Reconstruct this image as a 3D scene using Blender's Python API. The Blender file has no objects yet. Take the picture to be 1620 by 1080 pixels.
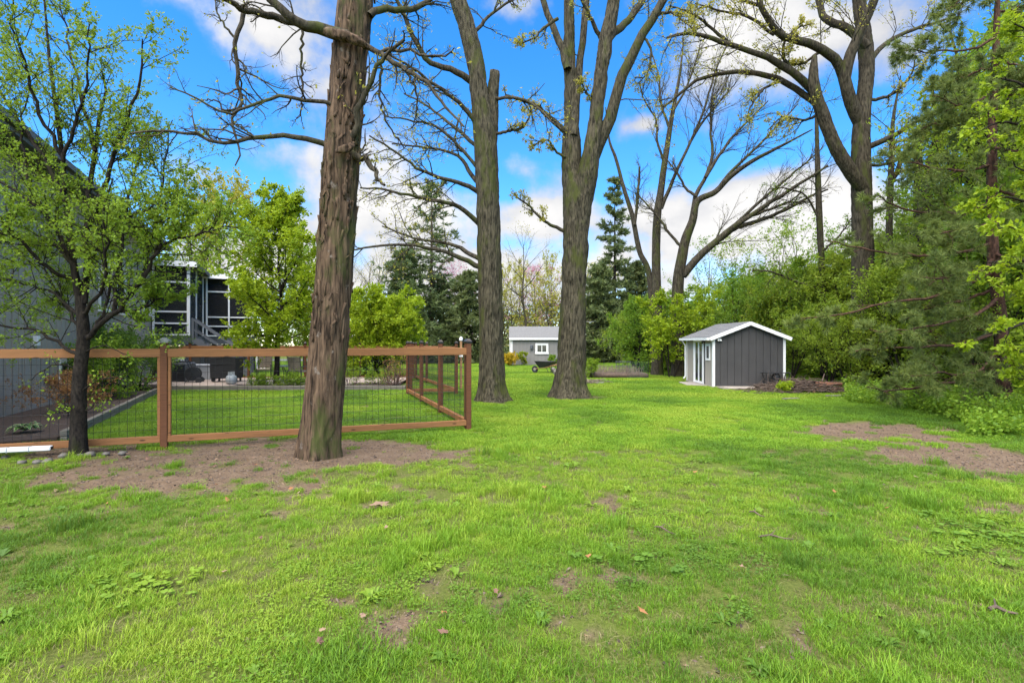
import bpy, math, numpy as np
from mathutils import Vector, Matrix
R = math.radians
sc = bpy.context.scene
FP, CX, CY, EYE, SL = 820.0, 810.0, 540.0, 1.6, 0.0055   # focal length in photo pixels, centre, eye height, ground fall

# ------------------------------------------------------------------ camera, sky, sun, exposure
cam_d = bpy.data.cameras.new('camera'); cam = bpy.data.objects.new('camera', cam_d)
sc.collection.objects.link(cam); sc.camera = cam
cam.location = (0, 0, EYE); cam.rotation_euler = (R(90), 0, 0)
cam_d.sensor_width = 36; cam_d.lens = 36 * FP / 1620; cam_d.clip_start = 0.05; cam_d.clip_end = 3000
SUN_EL, SUN_AZ = R(62), R(-155)         # azimuth from +Y towards +X: the sun stands behind the camera, to the left, veiled by cloud
sc.view_settings.view_transform = 'Standard'; sc.view_settings.look = 'None'
sc.view_settings.gamma = 1; sc.view_settings.exposure = 1.6
SKY_STRENGTH = 0.12
def make_world():
    w = bpy.data.worlds.new('World'); sc.world = w; w.use_nodes = True
    nt = w.node_tree; N = nt.nodes; L = nt.links; N.clear()
    def nd(t, **k):
        n = N.new(t)
        for a, b in k.items(): setattr(n, a, b)
        return n
    def val(sock, v):
        if isinstance(v, (int, float)): sock.default_value = v
        else: L.new(v, sock)
    def m(op, a, b=0.0, c=0.0):
        n = nd('ShaderNodeMath', operation=op)
        for s, v in zip(n.inputs, (a, b, c)): val(s, v)
        return n.outputs[0]
    out = nd('ShaderNodeOutputWorld'); bg = nd('ShaderNodeBackground'); bg.inputs[1].default_value = SKY_STRENGTH
    sky = nd('ShaderNodeTexSky', sky_type='NISHITA', sun_disc=False, sun_elevation=SUN_EL, sun_rotation=SUN_AZ)
    sky.air_density = 1.0; sky.dust_density = 0.0; sky.ozone_density = 5.0; sky.altitude = 800
    hs = nd('ShaderNodeHueSaturation'); hs.inputs['Saturation'].default_value = 1.29; hs.inputs['Value'].default_value = .98
    L.new(sky.outputs[0], hs.inputs['Color'])
    tc = nd('ShaderNodeTexCoord'); sp = nd('ShaderNodeSeparateXYZ'); L.new(tc.outputs['Generated'], sp.inputs[0])
    X, Y, Z = sp.outputs
    zz = m('ADD', m('MAXIMUM', Z, 0.0), 0.16)
    cb = nd('ShaderNodeCombineXYZ'); L.new(m('DIVIDE', X, zz), cb.inputs[0]); L.new(m('DIVIDE', Y, zz), cb.inputs[1])
    def noise(vec, scale, detail, rough, off):
        mp = nd('ShaderNodeMapping'); mp.inputs['Location'].default_value = off; L.new(vec, mp.inputs[0])
        n = nd('ShaderNodeTexNoise'); n.inputs['Scale'].default_value = scale; n.inputs['Detail'].default_value = detail
        n.inputs['Roughness'].default_value = rough; L.new(mp.outputs[0], n.inputs['Vector']); return n.outputs[0]
    n1 = noise(cb.outputs[0], 0.85, 7, 0.52, (3.1, 7.7, 0))
    n2 = noise(cb.outputs[0], 1.9, 4, 0.5, (1.0, 2.2, 4.0))
    n3 = noise(tc.outputs['Generated'], 7.0, 7, 0.55, (0.3, 0.2, 0.9))
    az = m('ARCTAN2', X, Y); el = m('ARCSINE', Z)
    def blob(px, py, rx, ry, amp):                       # a cloud that stands in this direction of the sky
        a0 = math.atan2(px - CX, FP); e0 = math.atan2((CY - py) * math.cos(a0), FP)
        ra, re = rx / FP * math.cos(a0) ** 2, ry / FP * math.cos(a0)
        u = m('DIVIDE', m('SUBTRACT', az, a0), ra); v = m('DIVIDE', m('SUBTRACT', el, e0), re)
        q = m('ADD', m('MULTIPLY', u, u), m('MULTIPLY', v, v))
        return m('MULTIPLY', m('POWER', 2.718, m('MULTIPLY', q, -1.0)), amp)
    tot = None
    for b in ((420, 20, 150, 55, .62), (560, 130, 110, 60, .3), (430, 235, 110, 40, .5), (290, 262, 70, 34, .45), (570, 300, 100, 60, .5),
              (822, 262, 44, 26, .50), (1026, 196, 32, 14, .40), (860, 345, 80, 40, .5), (690, 335, 120, 50, .48),
              (1010, 350, 140, 46, .56), (1190, 345, 150, 48, .56), (1230, 285, 80, 40, .40), (1180, 60, 150, 70, .5), (1330, 60, 110, 60, .34), (1320, 330, 120, 70, .4), (980, 450, 520, 50, .34), (800, 10, 70, 22, .4),
              (170, 40, 40, 18, .26), (560, 440, 300, 50, .38), (1500, 330, 150, 80, .35)):
        t = blob(*b); tot = t if tot is None else m('ADD', tot, t)
    tot = m('ADD', m('ADD', tot, 0.13), m('ADD', blob(780, 160, 620, 190, -.15), blob(150, 150, 300, 200, -.12)))
    dens = m('ADD', m('ADD', m('MULTIPLY', m('SUBTRACT', n1, 0.5), 0.9), m('MULTIPLY', m('SUBTRACT', n3, 0.5), 1.6)), tot)
    ss = nd('ShaderNodeMapRange', interpolation_type='SMOOTHSTEP'); L.new(dens, ss.inputs[0])
    ss.inputs[1].default_value = 0.20; ss.inputs[2].default_value = 0.62
    cr = nd('ShaderNodeMixRGB'); cr.inputs[1].default_value = (1.62, 1.68, 1.86, 1); cr.inputs[2].default_value = (2.8, 2.77, 2.75, 1)
    sh = nd('ShaderNodeMapRange', interpolation_type='SMOOTHSTEP'); L.new(m('ADD', m('MULTIPLY', dens, 0.9), m('SUBTRACT', n2, 0.5)), sh.inputs[0])
    sh.inputs[1].default_value = 0.12; sh.inputs[2].default_value = 0.80
    L.new(sh.outputs[0], cr.inputs[0])
    mx = nd('ShaderNodeMixRGB'); L.new(ss.outputs[0], mx.inputs[0]); L.new(hs.outputs[0], mx.inputs[1]); L.new(cr.outputs[0], mx.inputs[2])
    L.new(mx.outputs[0], bg.inputs[0]); L.new(bg.outputs[0], out.inputs[0])
make_world()
sun_d = bpy.data.lights.new('sun', 'SUN'); sun_d.energy = 3.6; sun_d.angle = R(85); sun_d.color = (1, .94, .84)
sun = bpy.data.objects.new('sun', sun_d); sc.collection.objects.link(sun)
_s = Vector((math.sin(SUN_AZ) * math.cos(SUN_EL), math.cos(SUN_AZ) * math.cos(SUN_EL), math.sin(SUN_EL)))
sun.rotation_euler = _s.to_track_quat('Z', 'Y').to_euler()
sc.cycles.max_bounces = 8; sc.cycles.diffuse_bounces = 5; sc.cycles.transmission_bounces = 6; sc.cycles.transparent_max_bounces = 12
sc.cycles.use_adaptive_sampling = True; sc.cycles.adaptive_threshold = 0.02
sc.render.film_transparent = False

# ------------------------------------------------------------------ helpers
COL = sc.collection
def P(px, py, d): return np.array([(px - CX) / FP * d, d, EYE - (py - CY) / FP * d])   # photo pixel at depth d
def gz(x, y): return -SL * np.asarray(y, float)
def G(px, py):                                                                          # photo pixel on the ground
    d = EYE / ((py - CY) / FP - SL); return np.array([(px - CX) / FP * d, d, -SL * d])
def pix(x, y): return CX + FP * x / y, CY + FP * (EYE + SL * y) / y
def PX(px, d): return (px - CX) / FP * d
_perm = np.random.default_rng(5).permutation(4096)
def _hash(i, j, k): return _perm[(_perm[(_perm[i & 4095] + j) & 4095] + k) & 4095] / 4095.0
def vnoise(x, y, z):
    x, y, z = (np.asarray(a, float) for a in np.broadcast_arrays(x, y, z))
    i, j, k = np.floor(x).astype(int), np.floor(y).astype(int), np.floor(z).astype(int)
    f = lambda t: t * t * (3 - 2 * t)
    u, v, w = f(x - i), f(y - j), f(z - k); r = 0
    for a in (0, 1):
        for b in (0, 1):
            for c in (0, 1):
                r = r + _hash(i + a, j + b, k + c) * (u if a else 1 - u) * (v if b else 1 - v) * (w if c else 1 - w)
    return r
def fbm(x, y, z, o=4):
    s, a, t = 0, .5, 0
    for q in range(o):
        s = s + a * vnoise(x * 2 ** q + 17 * q, y * 2 ** q + 31 * q, z * 2 ** q + 7 * q); t += a; a *= .5
    return s / t
def sstep(a, b, x): t = np.clip((x - a) / (b - a), 0, 1); return t * t * (3 - 2 * t)

def mesh_np(name, V, faces, smooth=False, fattr=None, pattr=None):
    """faces: list of (n,k) index arrays"""
    me = bpy.data.meshes.new(name); V = np.asarray(V, np.float32)
    faces = [np.asarray(f, np.int32) for f in faces if len(f)]
    me.vertices.add(len(V)); me.vertices.foreach_set('co', V.ravel())
    li = np.concatenate([f.ravel() for f in faces]); tot = np.concatenate([np.full(len(f), f.shape[1], np.int32) for f in faces])
    me.loops.add(len(li)); me.loops.foreach_set('vertex_index', li)
    st = np.concatenate([[0], np.cumsum(tot)[:-1]]).astype(np.int32)
    me.polygons.add(len(tot)); me.polygons.foreach_set('loop_start', st); me.polygons.foreach_set('loop_total', tot)
    me.polygons.foreach_set('use_smooth', np.full(len(tot), bool(smooth)))
    for nm, arr in (fattr or {}).items():
        a = me.attributes.new(nm, 'FLOAT', 'FACE'); a.data.foreach_set('value', np.asarray(arr, np.float32))
    for nm, arr in (pattr or {}).items():
        a = me.attributes.new(nm, 'FLOAT', 'POINT'); a.data.foreach_set('value', np.asarray(arr, np.float32))
    me.update(calc_edges=True); return me
class MB:
    def __init__(s): s.v = []; s.f4 = []; s.f3 = []; s.fn = []; s.n = 0
    def add(s, V, quads=(), tris=(), ng=()):
        V = np.asarray(V, float); b = s.n; s.v.append(V); s.n += len(V)
        if len(quads): s.f4.append(np.asarray(quads) + b)
        if len(tris): s.f3.append(np.asarray(tris) + b)
        for g in ng: s.fn.append(np.asarray(g) + b)
        return s
    def box(s, x0, x1, y0, y1, z0, z1, M=None):
        V = np.array([(x, y, z) for z in (z0, z1) for y in (y0, y1) for x in (x0, x1)], float)
        if M is not None: V = V @ np.array(M)[:3, :3].T + np.array(M)[:3, 3]
        return s.add(V, [(0, 2, 3, 1), (4, 5, 7, 6), (0, 1, 5, 4), (2, 6, 7, 3), (0, 4, 6, 2), (1, 3, 7, 5)])
    def beam(s, a, b, w, h, up=(0, 0, 1)):                # box from a to b, w wide, h high
        a, b = Vector(a), Vector(b); t = (b - a); L = t.length; t.normalize()
        u = Vector(up).cross(t); u = u.normalized() if u.length > 1e-4 else Vector((1, 0, 0)); v = t.cross(u)
        M = Matrix((t, u, v)).transposed().to_4x4(); M.translation = a
        return s.box(0, L, -w / 2, w / 2, -h / 2, h / 2, M)
    def tube(s, pts, r, n=8, cap=True):
        pts = np.asarray(pts, float); r = np.broadcast_to(np.asarray(r, float), (len(pts),)); k = len(pts)
        V, Q = tubes(pts[None], r[None], n); s.add(V, Q)
        if cap: s.fn.append(np.arange(n)[::-1] + s.n - len(V)); s.fn.append(np.arange(n) + s.n - n)
        return s
    def lathe(s, prof, c=(0, 0, 0), n=16):
        a = np.arange(n) * 2 * math.pi / n; V = []
        for r, z in prof: V += [(c[0] + r * math.cos(t), c[1] + r * math.sin(t), c[2] + z) for t in a]
        Q = [(i * n + j, i * n + (j + 1) % n, (i + 1) * n + (j + 1) % n, (i + 1) * n + j) for i in range(len(prof) - 1) for j in range(n)]
        return s.add(V, Q, ng=[np.arange(n)[::-1], np.arange(n) + (len(prof) - 1) * n])
    def prism(s, poly, y0, y1):                             # polygon in x,z extruded along y
        n = len(poly); V = [(x, y0, z) for x, z in poly] + [(x, y1, z) for x, z in poly]
        return s.add(V, [(i, i + n, (i + 1) % n + n, (i + 1) % n) for i in range(n)], ng=[np.arange(n), np.arange(n)[::-1] + n])
    def mesh(s, name, smooth=False, off=(0, 0, 0)):
        V = np.concatenate(s.v) - np.asarray(off); F = []
        if s.f4: F.append(np.concatenate(s.f4))
        if s.f3: F.append(np.concatenate(s.f3))
        for g in s.fn: F.append(g[None])
        return mesh_np(name, V, F, smooth)
def tubes(Pt, Rd, n):
    """Pt (M,k,3), Rd (M,k) -> verts, quads"""
    M, k, _ = Pt.shape
    T = np.gradient(Pt, axis=1); T /= np.linalg.norm(T, axis=2, keepdims=True) + 1e-9
    A = Pt[:, -1] - Pt[:, 0]; ref = np.zeros((M, 3)); ref[np.arange(M), np.argmin(np.abs(A), axis=1)] = 1
    U = np.cross(T, ref[:, None]); U /= np.linalg.norm(U, axis=2, keepdims=True) + 1e-9; W = np.cross(T, U)
    a = np.arange(n) * 2 * np.pi / n
    V = Pt[:, :, None] + Rd[:, :, None, None] * (np.cos(a)[None, None, :, None] * U[:, :, None] + np.sin(a)[None, None, :, None] * W[:, :, None])
    idx = np.arange(M * k * n).reshape(M, k, n); nx = np.roll(idx, -1, axis=2)
    Q = np.stack([idx[:, :-1], nx[:, :-1], nx[:, 1:], idx[:, 1:]], -1).reshape(-1, 4)
    return V.reshape(-1, 3), Q
def obj(name, me, mat, parent=None, loc=None, rot=None, bevel=0):
    o = bpy.data.objects.new(name, me); COL.objects.link(o)
    if mat is not None and not me.materials: me.materials.append(mat)
    if parent: o.parent = parent
    if loc is not None: o.location = tuple(loc)
    if rot is not None: o.rotation_euler = rot
    if bevel:
        b = o.modifiers.new('bevel', 'BEVEL'); b.width = bevel; b.segments = 1; b.limit_method = 'ANGLE'
    return o
def tag(o, label, cat, group=None, kind=None):
    if label: o['label'] = label
    if cat: o['category'] = cat
    if group: o['group'] = group
    if kind: o['kind'] = kind
    return o
def thing(name, label, cat, loc=(0, 0, 0), rz=0, group=None):
    o = bpy.data.objects.new(name, None); COL.objects.link(o); o.empty_display_size = .2
    o.location = tuple(float(a) for a in loc); o.rotation_euler = (0, 0, rz); return tag(o, label, cat, group)
def copy_thing(src, loc, rz, label=None, scale=1.0, group=None):
    c = src.copy(); COL.objects.link(c); c.location = tuple(float(a) for a in loc); c.rotation_euler = (0, 0, rz)
    c.scale = (scale,) * 3 if isinstance(scale, (int, float)) else scale
    if label: c['label'] = label
    if group: c['group'] = group
    for ch in src.children:
        d = ch.copy(); COL.objects.link(d); d.parent = c
        for g in ch.children:
            e = g.copy(); COL.objects.link(e); e.parent = d
    return c

# ------------------------------------------------------------------ materials
MATS = {}
class NT:
    def __init__(s, name):
        s.m = bpy.data.materials.new(name); s.m.use_nodes = True; s.t = s.m.node_tree
        s.b = s.t.nodes['Principled BSDF']; s.out = s.t.nodes['Material Output']
    def n(s, t, **k):
        x = s.t.nodes.new(t)
        for a, b in k.items(): setattr(x, a, b)
        return x
    def l(s, a, b): s.t.links.new(a, b)
    def coord(s, kind, scale=(1, 1, 1)):
        tc = s.n('ShaderNodeTexCoord'); mp = s.n('ShaderNodeMapping'); mp.inputs['Scale'].default_value = scale
        s.l(tc.outputs[kind], mp.inputs[0]); return mp.outputs[0]
    def noise(s, vec, scale, detail=4, rough=.55, dist=0):
        x = s.n('ShaderNodeTexNoise'); x.inputs['Scale'].default_value = scale; x.inputs['Detail'].default_value = detail
        x.inputs['Roughness'].default_value = rough; x.inputs['Distortion'].default_value = dist
        if vec is not None: s.l(vec, x.inputs['Vector'])
        return x.outputs[0]
    def ramp(s, fac, stops):
        r = s.n('ShaderNodeValToRGB'); s.l(fac, r.inputs[0]); e = r.color_ramp.elements
        while len(e) < len(stops): e.new(.5)
        for i, (p, c) in enumerate(stops): e[i].position = p; e[i].color = (*c, 1)
        return r.outputs[0]
    def mix(s, fac, a, b, mode='MIX'):
        x = s.n('ShaderNodeMixRGB', blend_type=mode)
        for sk, v in zip(x.inputs, (fac, a, b)):
            if hasattr(v, 'links'): s.l(v, sk)
            elif isinstance(v, (int, float)): sk.default_value = v
            else: sk.default_value = (*v, 1)
        return x.outputs[0]
    def bump(s, h, strength, dist):
        b = s.n('ShaderNodeBump'); b.inputs['Strength'].default_value = strength; b.inputs['Distance'].default_value = dist
        s.l(h, b.inputs['Height']); s.l(b.outputs[0], s.b.inputs['Normal'])
def simple(name, col, rough=.6, var=.18, scale=6, stretch=(1, 1, 1), metal=0, bump=0, spec=.5):
    if name in MATS: return MATS[name]
    t = NT(name); v = t.coord('Object', stretch); nz = t.noise(v, scale, 5, .6)
    lo = tuple(c * (1 - var) for c in col); hi = tuple(min(1, c * (1 + var)) for c in col)
    t.l(t.ramp(nz, [(.3, lo), (.7, hi)]), t.b.inputs['Base Color'])
    t.b.inputs['Roughness'].default_value = rough; t.b.inputs['Metallic'].default_value = metal; t.b.inputs['Specular IOR Level'].default_value = spec
    if bump: t.bump(t.noise(v, scale * 4, 5, .6), bump, .01)
    MATS[name] = t.m; return t.m
def bark(name, dark, light, moss=None, mossamt=.5, lichen=None, zs=.16, sc_=26):
    t = NT(name); v = t.coord('Object', (1, 1, zs)); nz = t.noise(v, sc_, 6, .65, .3)
    c = t.ramp(nz, [(.36, dark), (.5, tuple((a + b) / 2 for a, b in zip(dark, light))), (.64, light)])
    if moss:
        w = t.coord('Object', (1, 1, .35)); f = t.noise(w, 2.3, 5, .65)
        fr = t.n('ShaderNodeMapRange', interpolation_type='SMOOTHSTEP'); t.l(f, fr.inputs[0]); fr.inputs[1].default_value = .62 - mossamt * .2; fr.inputs[2].default_value = .78 - mossamt * .2
        c = t.mix(fr.outputs[0], c, t.mix(nz, tuple(.5 * a for a in moss), moss))
    if lichen:
        w = t.coord('Object', (1, 1, .8)); f = t.noise(w, 7, 4, .6)
        fr = t.n('ShaderNodeMapRange', interpolation_type='SMOOTHSTEP'); t.l(f, fr.inputs[0]); fr.inputs[1].default_value = .62; fr.inputs[2].default_value = .72
        c = t.mix(fr.outputs[0], c, lichen)
    t.l(c, t.b.inputs['Base Color']); t.b.inputs['Roughness'].default_value = .9; t.b.inputs['Specular IOR Level'].default_value = .15
    t.bump(nz, .9, .02); MATS[name] = t.m; return t.m
def leafmat(name, stops, trans=.38, rough=.5, tint=0.0, instancer=False, spec=.25):
    t = NT(name)
    a = t.n('ShaderNodeAttribute', attribute_name='tint' if instancer else 'rnd')
    if instancer: a.attribute_type = 'INSTANCER'
    c = t.ramp(a.outputs['Fac'], stops)
    if tint:
        oi = t.n('ShaderNodeObjectInfo'); h = t.n('ShaderNodeHueSaturation'); t.l(c, h.inputs['Color'])
        mr = t.n('ShaderNodeMapRange'); t.l(oi.outputs['Random'], mr.inputs[0]); mr.inputs[3].default_value = .5 - tint * .06; mr.inputs[4].default_value = .5 + tint * .06
        t.l(mr.outputs[0], h.inputs['Hue'])
        mr2 = t.n('ShaderNodeMapRange'); t.l(oi.outputs['Random'], mr2.inputs[0]); mr2.inputs[3].default_value = 1 + tint * .25; mr2.inputs[4].default_value = 1 - tint * .25
        t.l(mr2.outputs[0], h.inputs['Value']); c = h.outputs[0]
    t.l(c, t.b.inputs['Base Color']); t.b.inputs['Roughness'].default_value = rough; t.b.inputs['Specular IOR Level'].default_value = spec
    tr = t.n('ShaderNodeBsdfTranslucent'); ms = t.n('ShaderNodeMixShader'); ms.inputs[0].default_value = trans
    t.l(t.mix(.55, c, tuple(x for x in stops[-1][1])), tr.inputs[0])
    t.l(t.b.outputs[0], ms.inputs[1]); t.l(tr.outputs[0], ms.inputs[2]); t.l(ms.outputs[0], t.out.inputs[0])
    MATS[name] = t.m; return t.m
def woodmat(name, col, knots=True, rough=.7):
    t = NT(name); v = t.coord('Generated', (1, 1, 1)); o = t.coord('Object', (.7, 14, 14))
    oi = t.n('ShaderNodeObjectInfo')
    nz = t.noise(o, 3.0, 6, .6, .6)
    c = t.ramp(nz, [(.25, tuple(x * .66 for x in col)), (.5, col), (.75, tuple(min(1, x * 1.2) for x in col))])
    if knots:
        ov = t.coord('Object', (1.6, 5, 5)); vo = t.n('ShaderNodeTexVoronoi'); vo.inputs['Scale'].default_value = 1.7; t.l(ov, vo.inputs['Vector'])
        fr = t.n('ShaderNodeMapRange', interpolation_type='SMOOTHSTEP'); t.l(vo.outputs['Distance'], fr.inputs[0]); fr.inputs[1].default_value = .06; fr.inputs[2].default_value = .15; fr.inputs[3].default_value = 1; fr.inputs[4].default_value = 0
        c = t.mix(fr.outputs[0], c, tuple(x * .28 for x in col))
    w = t.noise(t.coord('Object', (1, 1, 1)), 1.3, 4, .6); c = t.mix(t.ramp(w, [(.4, (0, 0, 0)), (.75, (.35, .35, .35))]), c, tuple(x * .55 for x in col))
    t.l(c, t.b.inputs['Base Color']); t.b.inputs['Roughness'].default_value = rough; t.b.inputs['Specular IOR Level'].default_value = .25
    t.bump(nz, .12, .003); MATS[name] = t.m; return t.m
M_BARK1 = bark('bark_shaggy', (.016, .010, .006), (.15, .095, .057), (.075, .08, .022), .62, (.17, .135, .105), .10, 22)
M_BARK2 = bark('bark_furrowed', (.012, .010, .006), (.105, .087, .053), (.075, .08, .02), .62, None, .15, 24)
M_BARK3 = bark('bark_oak', (.013, .010, .006), (.082, .066, .042), (.07, .075, .02), .6, None, .2, 18)
M_BARKD = bark('bark_dark', (.008, .006, .005), (.038, .029, .021), (.04, .042, .013), .5, None, .4, 30)
M_BARKG = bark('bark_grey_brown', (.02, .016, .010), (.088, .072, .047), (.075, .08, .022), .6, None, .3, 18)
M_BARKP = bark('bark_pine', (.03, .017, .012), (.115, .058, .038), None, .3, None, .35, 16)
M_TWIG = simple('twig_bark', (.075, .055, .042), .9, .35, 10)
M_TWIGR = simple('twig_bark_red', (.11, .06, .045), .9, .35, 10)
g3 = lambda a, b, c: [(.0, a), (.5, b), (1., c)]
M_LF_YOUNG = leafmat('leaf_young_green', g3((.10, .17, .014), (.19, .29, .022), (.30, .40, .03)), .42)
M_LF_BRIGHT = leafmat('leaf_bright_green', g3((.17, .25, .012), (.27, .37, .014), (.40, .48, .02)), .45)
M_LF_WOOD = leafmat('leaf_woodland', g3((.105, .165, .015), (.195, .285, .022), (.30, .40, .03)), .5, tint=.5)
M_LF_COVER = leafmat('leaf_ground_cover', g3((.10, .19, .016), (.18, .30, .022), (.28, .40, .03)), .45)
M_LF_DEEP = leafmat('leaf_deep_green', g3((.045, .09, .014), (.09, .16, .02), (.15, .24, .025)), .4, tint=.3)
M_LF_GOLD = leafmat('leaf_golden', g3((.22, .20, .02), (.34, .31, .03), (.42, .40, .05)), .4)
M_BUD = leafmat('bud_yellow', g3((.23, .20, .02), (.38, .34, .04), (.50, .45, .08)), .4)
M_LF_YEL = leafmat('leaf_yellow_shrub', g3((.35, .18, .012), (.55, .36, .015), (.40, .38, .02)), .35)
M_LF_DEAD = leafmat('leaf_orange_brown', g3((.16, .06, .02), (.32, .15, .05), (.45, .26, .10)), .3)
M_PINK = leafmat('blossom_pink', g3((.36, .14, .19), (.5, .22, .28), (.6, .34, .38)), .35)
M_NEEDLE = leafmat('needle_pine', g3((.085, .115, .030), (.15, .19, .045), (.24, .285, .065)), .35)
M_SPRUCE = leafmat('needle_spruce', g3((.07, .092, .032), (.125, .16, .052), (.20, .235, .075)), .35, tint=.3)
M_HOSTA = leafmat('leaf_variegated', g3((.04, .13, .02), (.08, .2, .03), (.45, .5, .25)), .3)
M_GRASS = leafmat('grass_blade', [(0, (.07, .148, .015)), (.35, (.128, .252, .017)), (.7, (.20, .342, .020)), (1, (.31, .405, .038))], .35, .55, instancer=True)
M_THATCH = leafmat('dry_thatch', [(0, (.10, .085, .03)), (.4, (.20, .17, .07)), (.7, (.14, .17, .03)), (1, (.30, .25, .12))], .2, .7, instancer=True)
M_CLOVER = leafmat('clover_leaf', g3((.07, .14, .018), (.12, .22, .022), (.20, .30, .024)), .3, instancer=True)
M_CEDAR = woodmat('cedar_board', (.27, .118, .042))
M_POST = woodmat('cedar_post', (.135, .052, .021))
M_OLDWOOD = woodmat('weathered_timber', (.19, .165, .125))
M_BLACK = simple('black_metal', (.018, .018, .019), .4, .2, 20)
M_WIRE = simple('black_wire', (.012, .012, .012), .5, .1, 10)
M_CAPM = simple('bronze_cap', (.03, .026, .024), .35, .2, 10, metal=.6)
M_CAPG = simple('verdigris_cap', (.22, .22, .18), .6, .3, 20)
M_WHITE = simple('white_paint', (.78, .755, .71), .5, .06, 3)
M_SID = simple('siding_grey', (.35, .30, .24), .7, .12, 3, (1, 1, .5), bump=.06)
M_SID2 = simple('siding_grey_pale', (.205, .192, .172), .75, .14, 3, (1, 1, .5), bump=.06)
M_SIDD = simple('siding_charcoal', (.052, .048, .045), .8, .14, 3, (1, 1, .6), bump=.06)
M_TRIMG = simple('trim_dark_grey', (.075, .08, .085), .6, .12, 4)
M_STAIR = simple('stair_grey', (.13, .132, .135), .6, .12, 4)
M_SHING = simple('roof_shingle', (.17, .165, .158), .95, .35, 30, bump=.5, spec=.1)
M_SHINGH = simple('roof_shingle_house', (.09, .085, .08), .9, .35, 20, bump=.5)
M_CONC = simple('concrete', (.34, .29, .24), .9, .18, 3, bump=.3)
M_PATIO = simple('patio_paver', (.37, .285, .225), .9, .16, 4, bump=.3)
M_MULCH = simple('bark_mulch', (.07, .045, .03), 1, .5, 40, bump=1)
M_SOIL = simple('garden_soil', (.085, .06, .045), 1, .4, 20, bump=1)
M_GREYP = simple('grey_plastic', (.27, .28, .285), .5, .08, 3)
M_TAN = simple('tan_wicker', (.25, .195, .135), .7, .25, 30, bump=.5)
M_TANK = simple('tank_grey', (.36, .375, .37), .4, .15, 8)
M_RUBBER = simple('black_rubber', (.02, .02, .02), .7, .2, 10)
M_STICK = simple('dry_stick', (.10, .066, .046), .9, .45, 8, bump=.5)
M_STICKR = simple('rusty_wood', (.17, .068, .034), .9, .35, 8, bump=.4)
M_STONE = simple('field_stone', (.13, .112, .09), .9, .3, 6, bump=.5)
M_ROAD = simple('asphalt', (.09, .09, .095), .9, .2, 3)
M_HANDLE = woodmat('handle_wood', (.40, .22, .10), False)
M_STALK = simple('dry_stalk', (.21, .16, .115), .9, .3, 8)
def glassmat(name, col, rough=.08):
    t = NT(name); t.b.inputs['Base Color'].default_value = (*col, 1); t.b.inputs['Roughness'].default_value = rough
    t.b.inputs['Specular IOR Level'].default_value = .8; MATS[name] = t.m; return t.m
M_GLASS = glassmat('window_glass', (.02, .024, .028))
def screenmat():
    t = NT('insect_screen'); t.b.inputs['Base Color'].default_value = (.012, .012, .013, 1); t.b.inputs['Roughness'].default_value = .9
    tr = t.n('ShaderNodeBsdfTransparent'); ms = t.n('ShaderNodeMixShader'); ms.inputs[0].default_value = .45
    t.l(t.b.outputs[0], ms.inputs[1]); t.l(tr.outputs[0], ms.inputs[2]); t.l(ms.outputs[0], t.out.inputs[0]); return t.m
M_SCREEN = screenmat()

# ------------------------------------------------------------------ ground
def bare_mask(x, y):
    """0 grass .. 1 bare earth; earth patches of the lawn"""
    x = np.asarray(x, float); y = np.asarray(y, float); yy = np.maximum(y, .6)
    px, py = pix(x, yy); s = np.zeros_like(px)
    w1 = fbm(x * .9, y * .9, 3.3, 4) - .5; w2 = fbm(x * 3.1, y * 3.1, 9.1, 4) - .5
    for cx, cy, rx, ry, a in ((300, 742, 260, 32, 1.3), (120, 775, 110, 22, .9), (470, 712, 190, 20, 1.0), (620, 722, 150, 14, .8), (110, 712, 120, 12, 1.0), (250, 778, 90, 14, .5), (560, 700, 130, 9, .5),
                              (505, 722, 75, 16, 1.3), (1400, 690, 130, 20, 1.35), (1520, 722, 170, 20, 1.4), (1345, 676, 80, 11, 1.0), (1590, 740, 90, 16, .9), (1590, 800, 90, 16, .8), (1440, 790, 50, 10, .35), (1580, 760, 60, 12, .4),
                              (355, 985, 46, 20, .75), (520, 945, 34, 17, .7), (500, 843, 40, 12, .55), (240, 855, 36, 14, .45), (1150, 985, 40, 12, .5), (1385, 795, 40, 9, .45), (60, 840, 40, 10, .3), (120, 1060, 40, 16, .4),
                              (800, 668, 40, 5, .5), (780, 676, 30, 4, .5), (1040, 890, 40, 8, .3), (990, 1020, 40, 14, .4), (700, 1070, 60, 12, .3), (1310, 1062, 40, 10, .4), (905, 629, 46, 5, 1.0), (782, 635, 40, 4, .9), (930, 608, 30, 5, .7)):
        s = s + a * np.exp(-(((px - cx) / rx) ** 2 + ((py - cy) / ry) ** 2) ** 1.3)
    v = s * .8 + w1 * 1.1 + w2 * 1.7 + (fbm(x * 9, y * 9, 1.1, 3) - .5) * 1.3
    return np.where(y > .6, sstep(.30, .85, v), 0) * sstep(70, 40, y)
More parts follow.
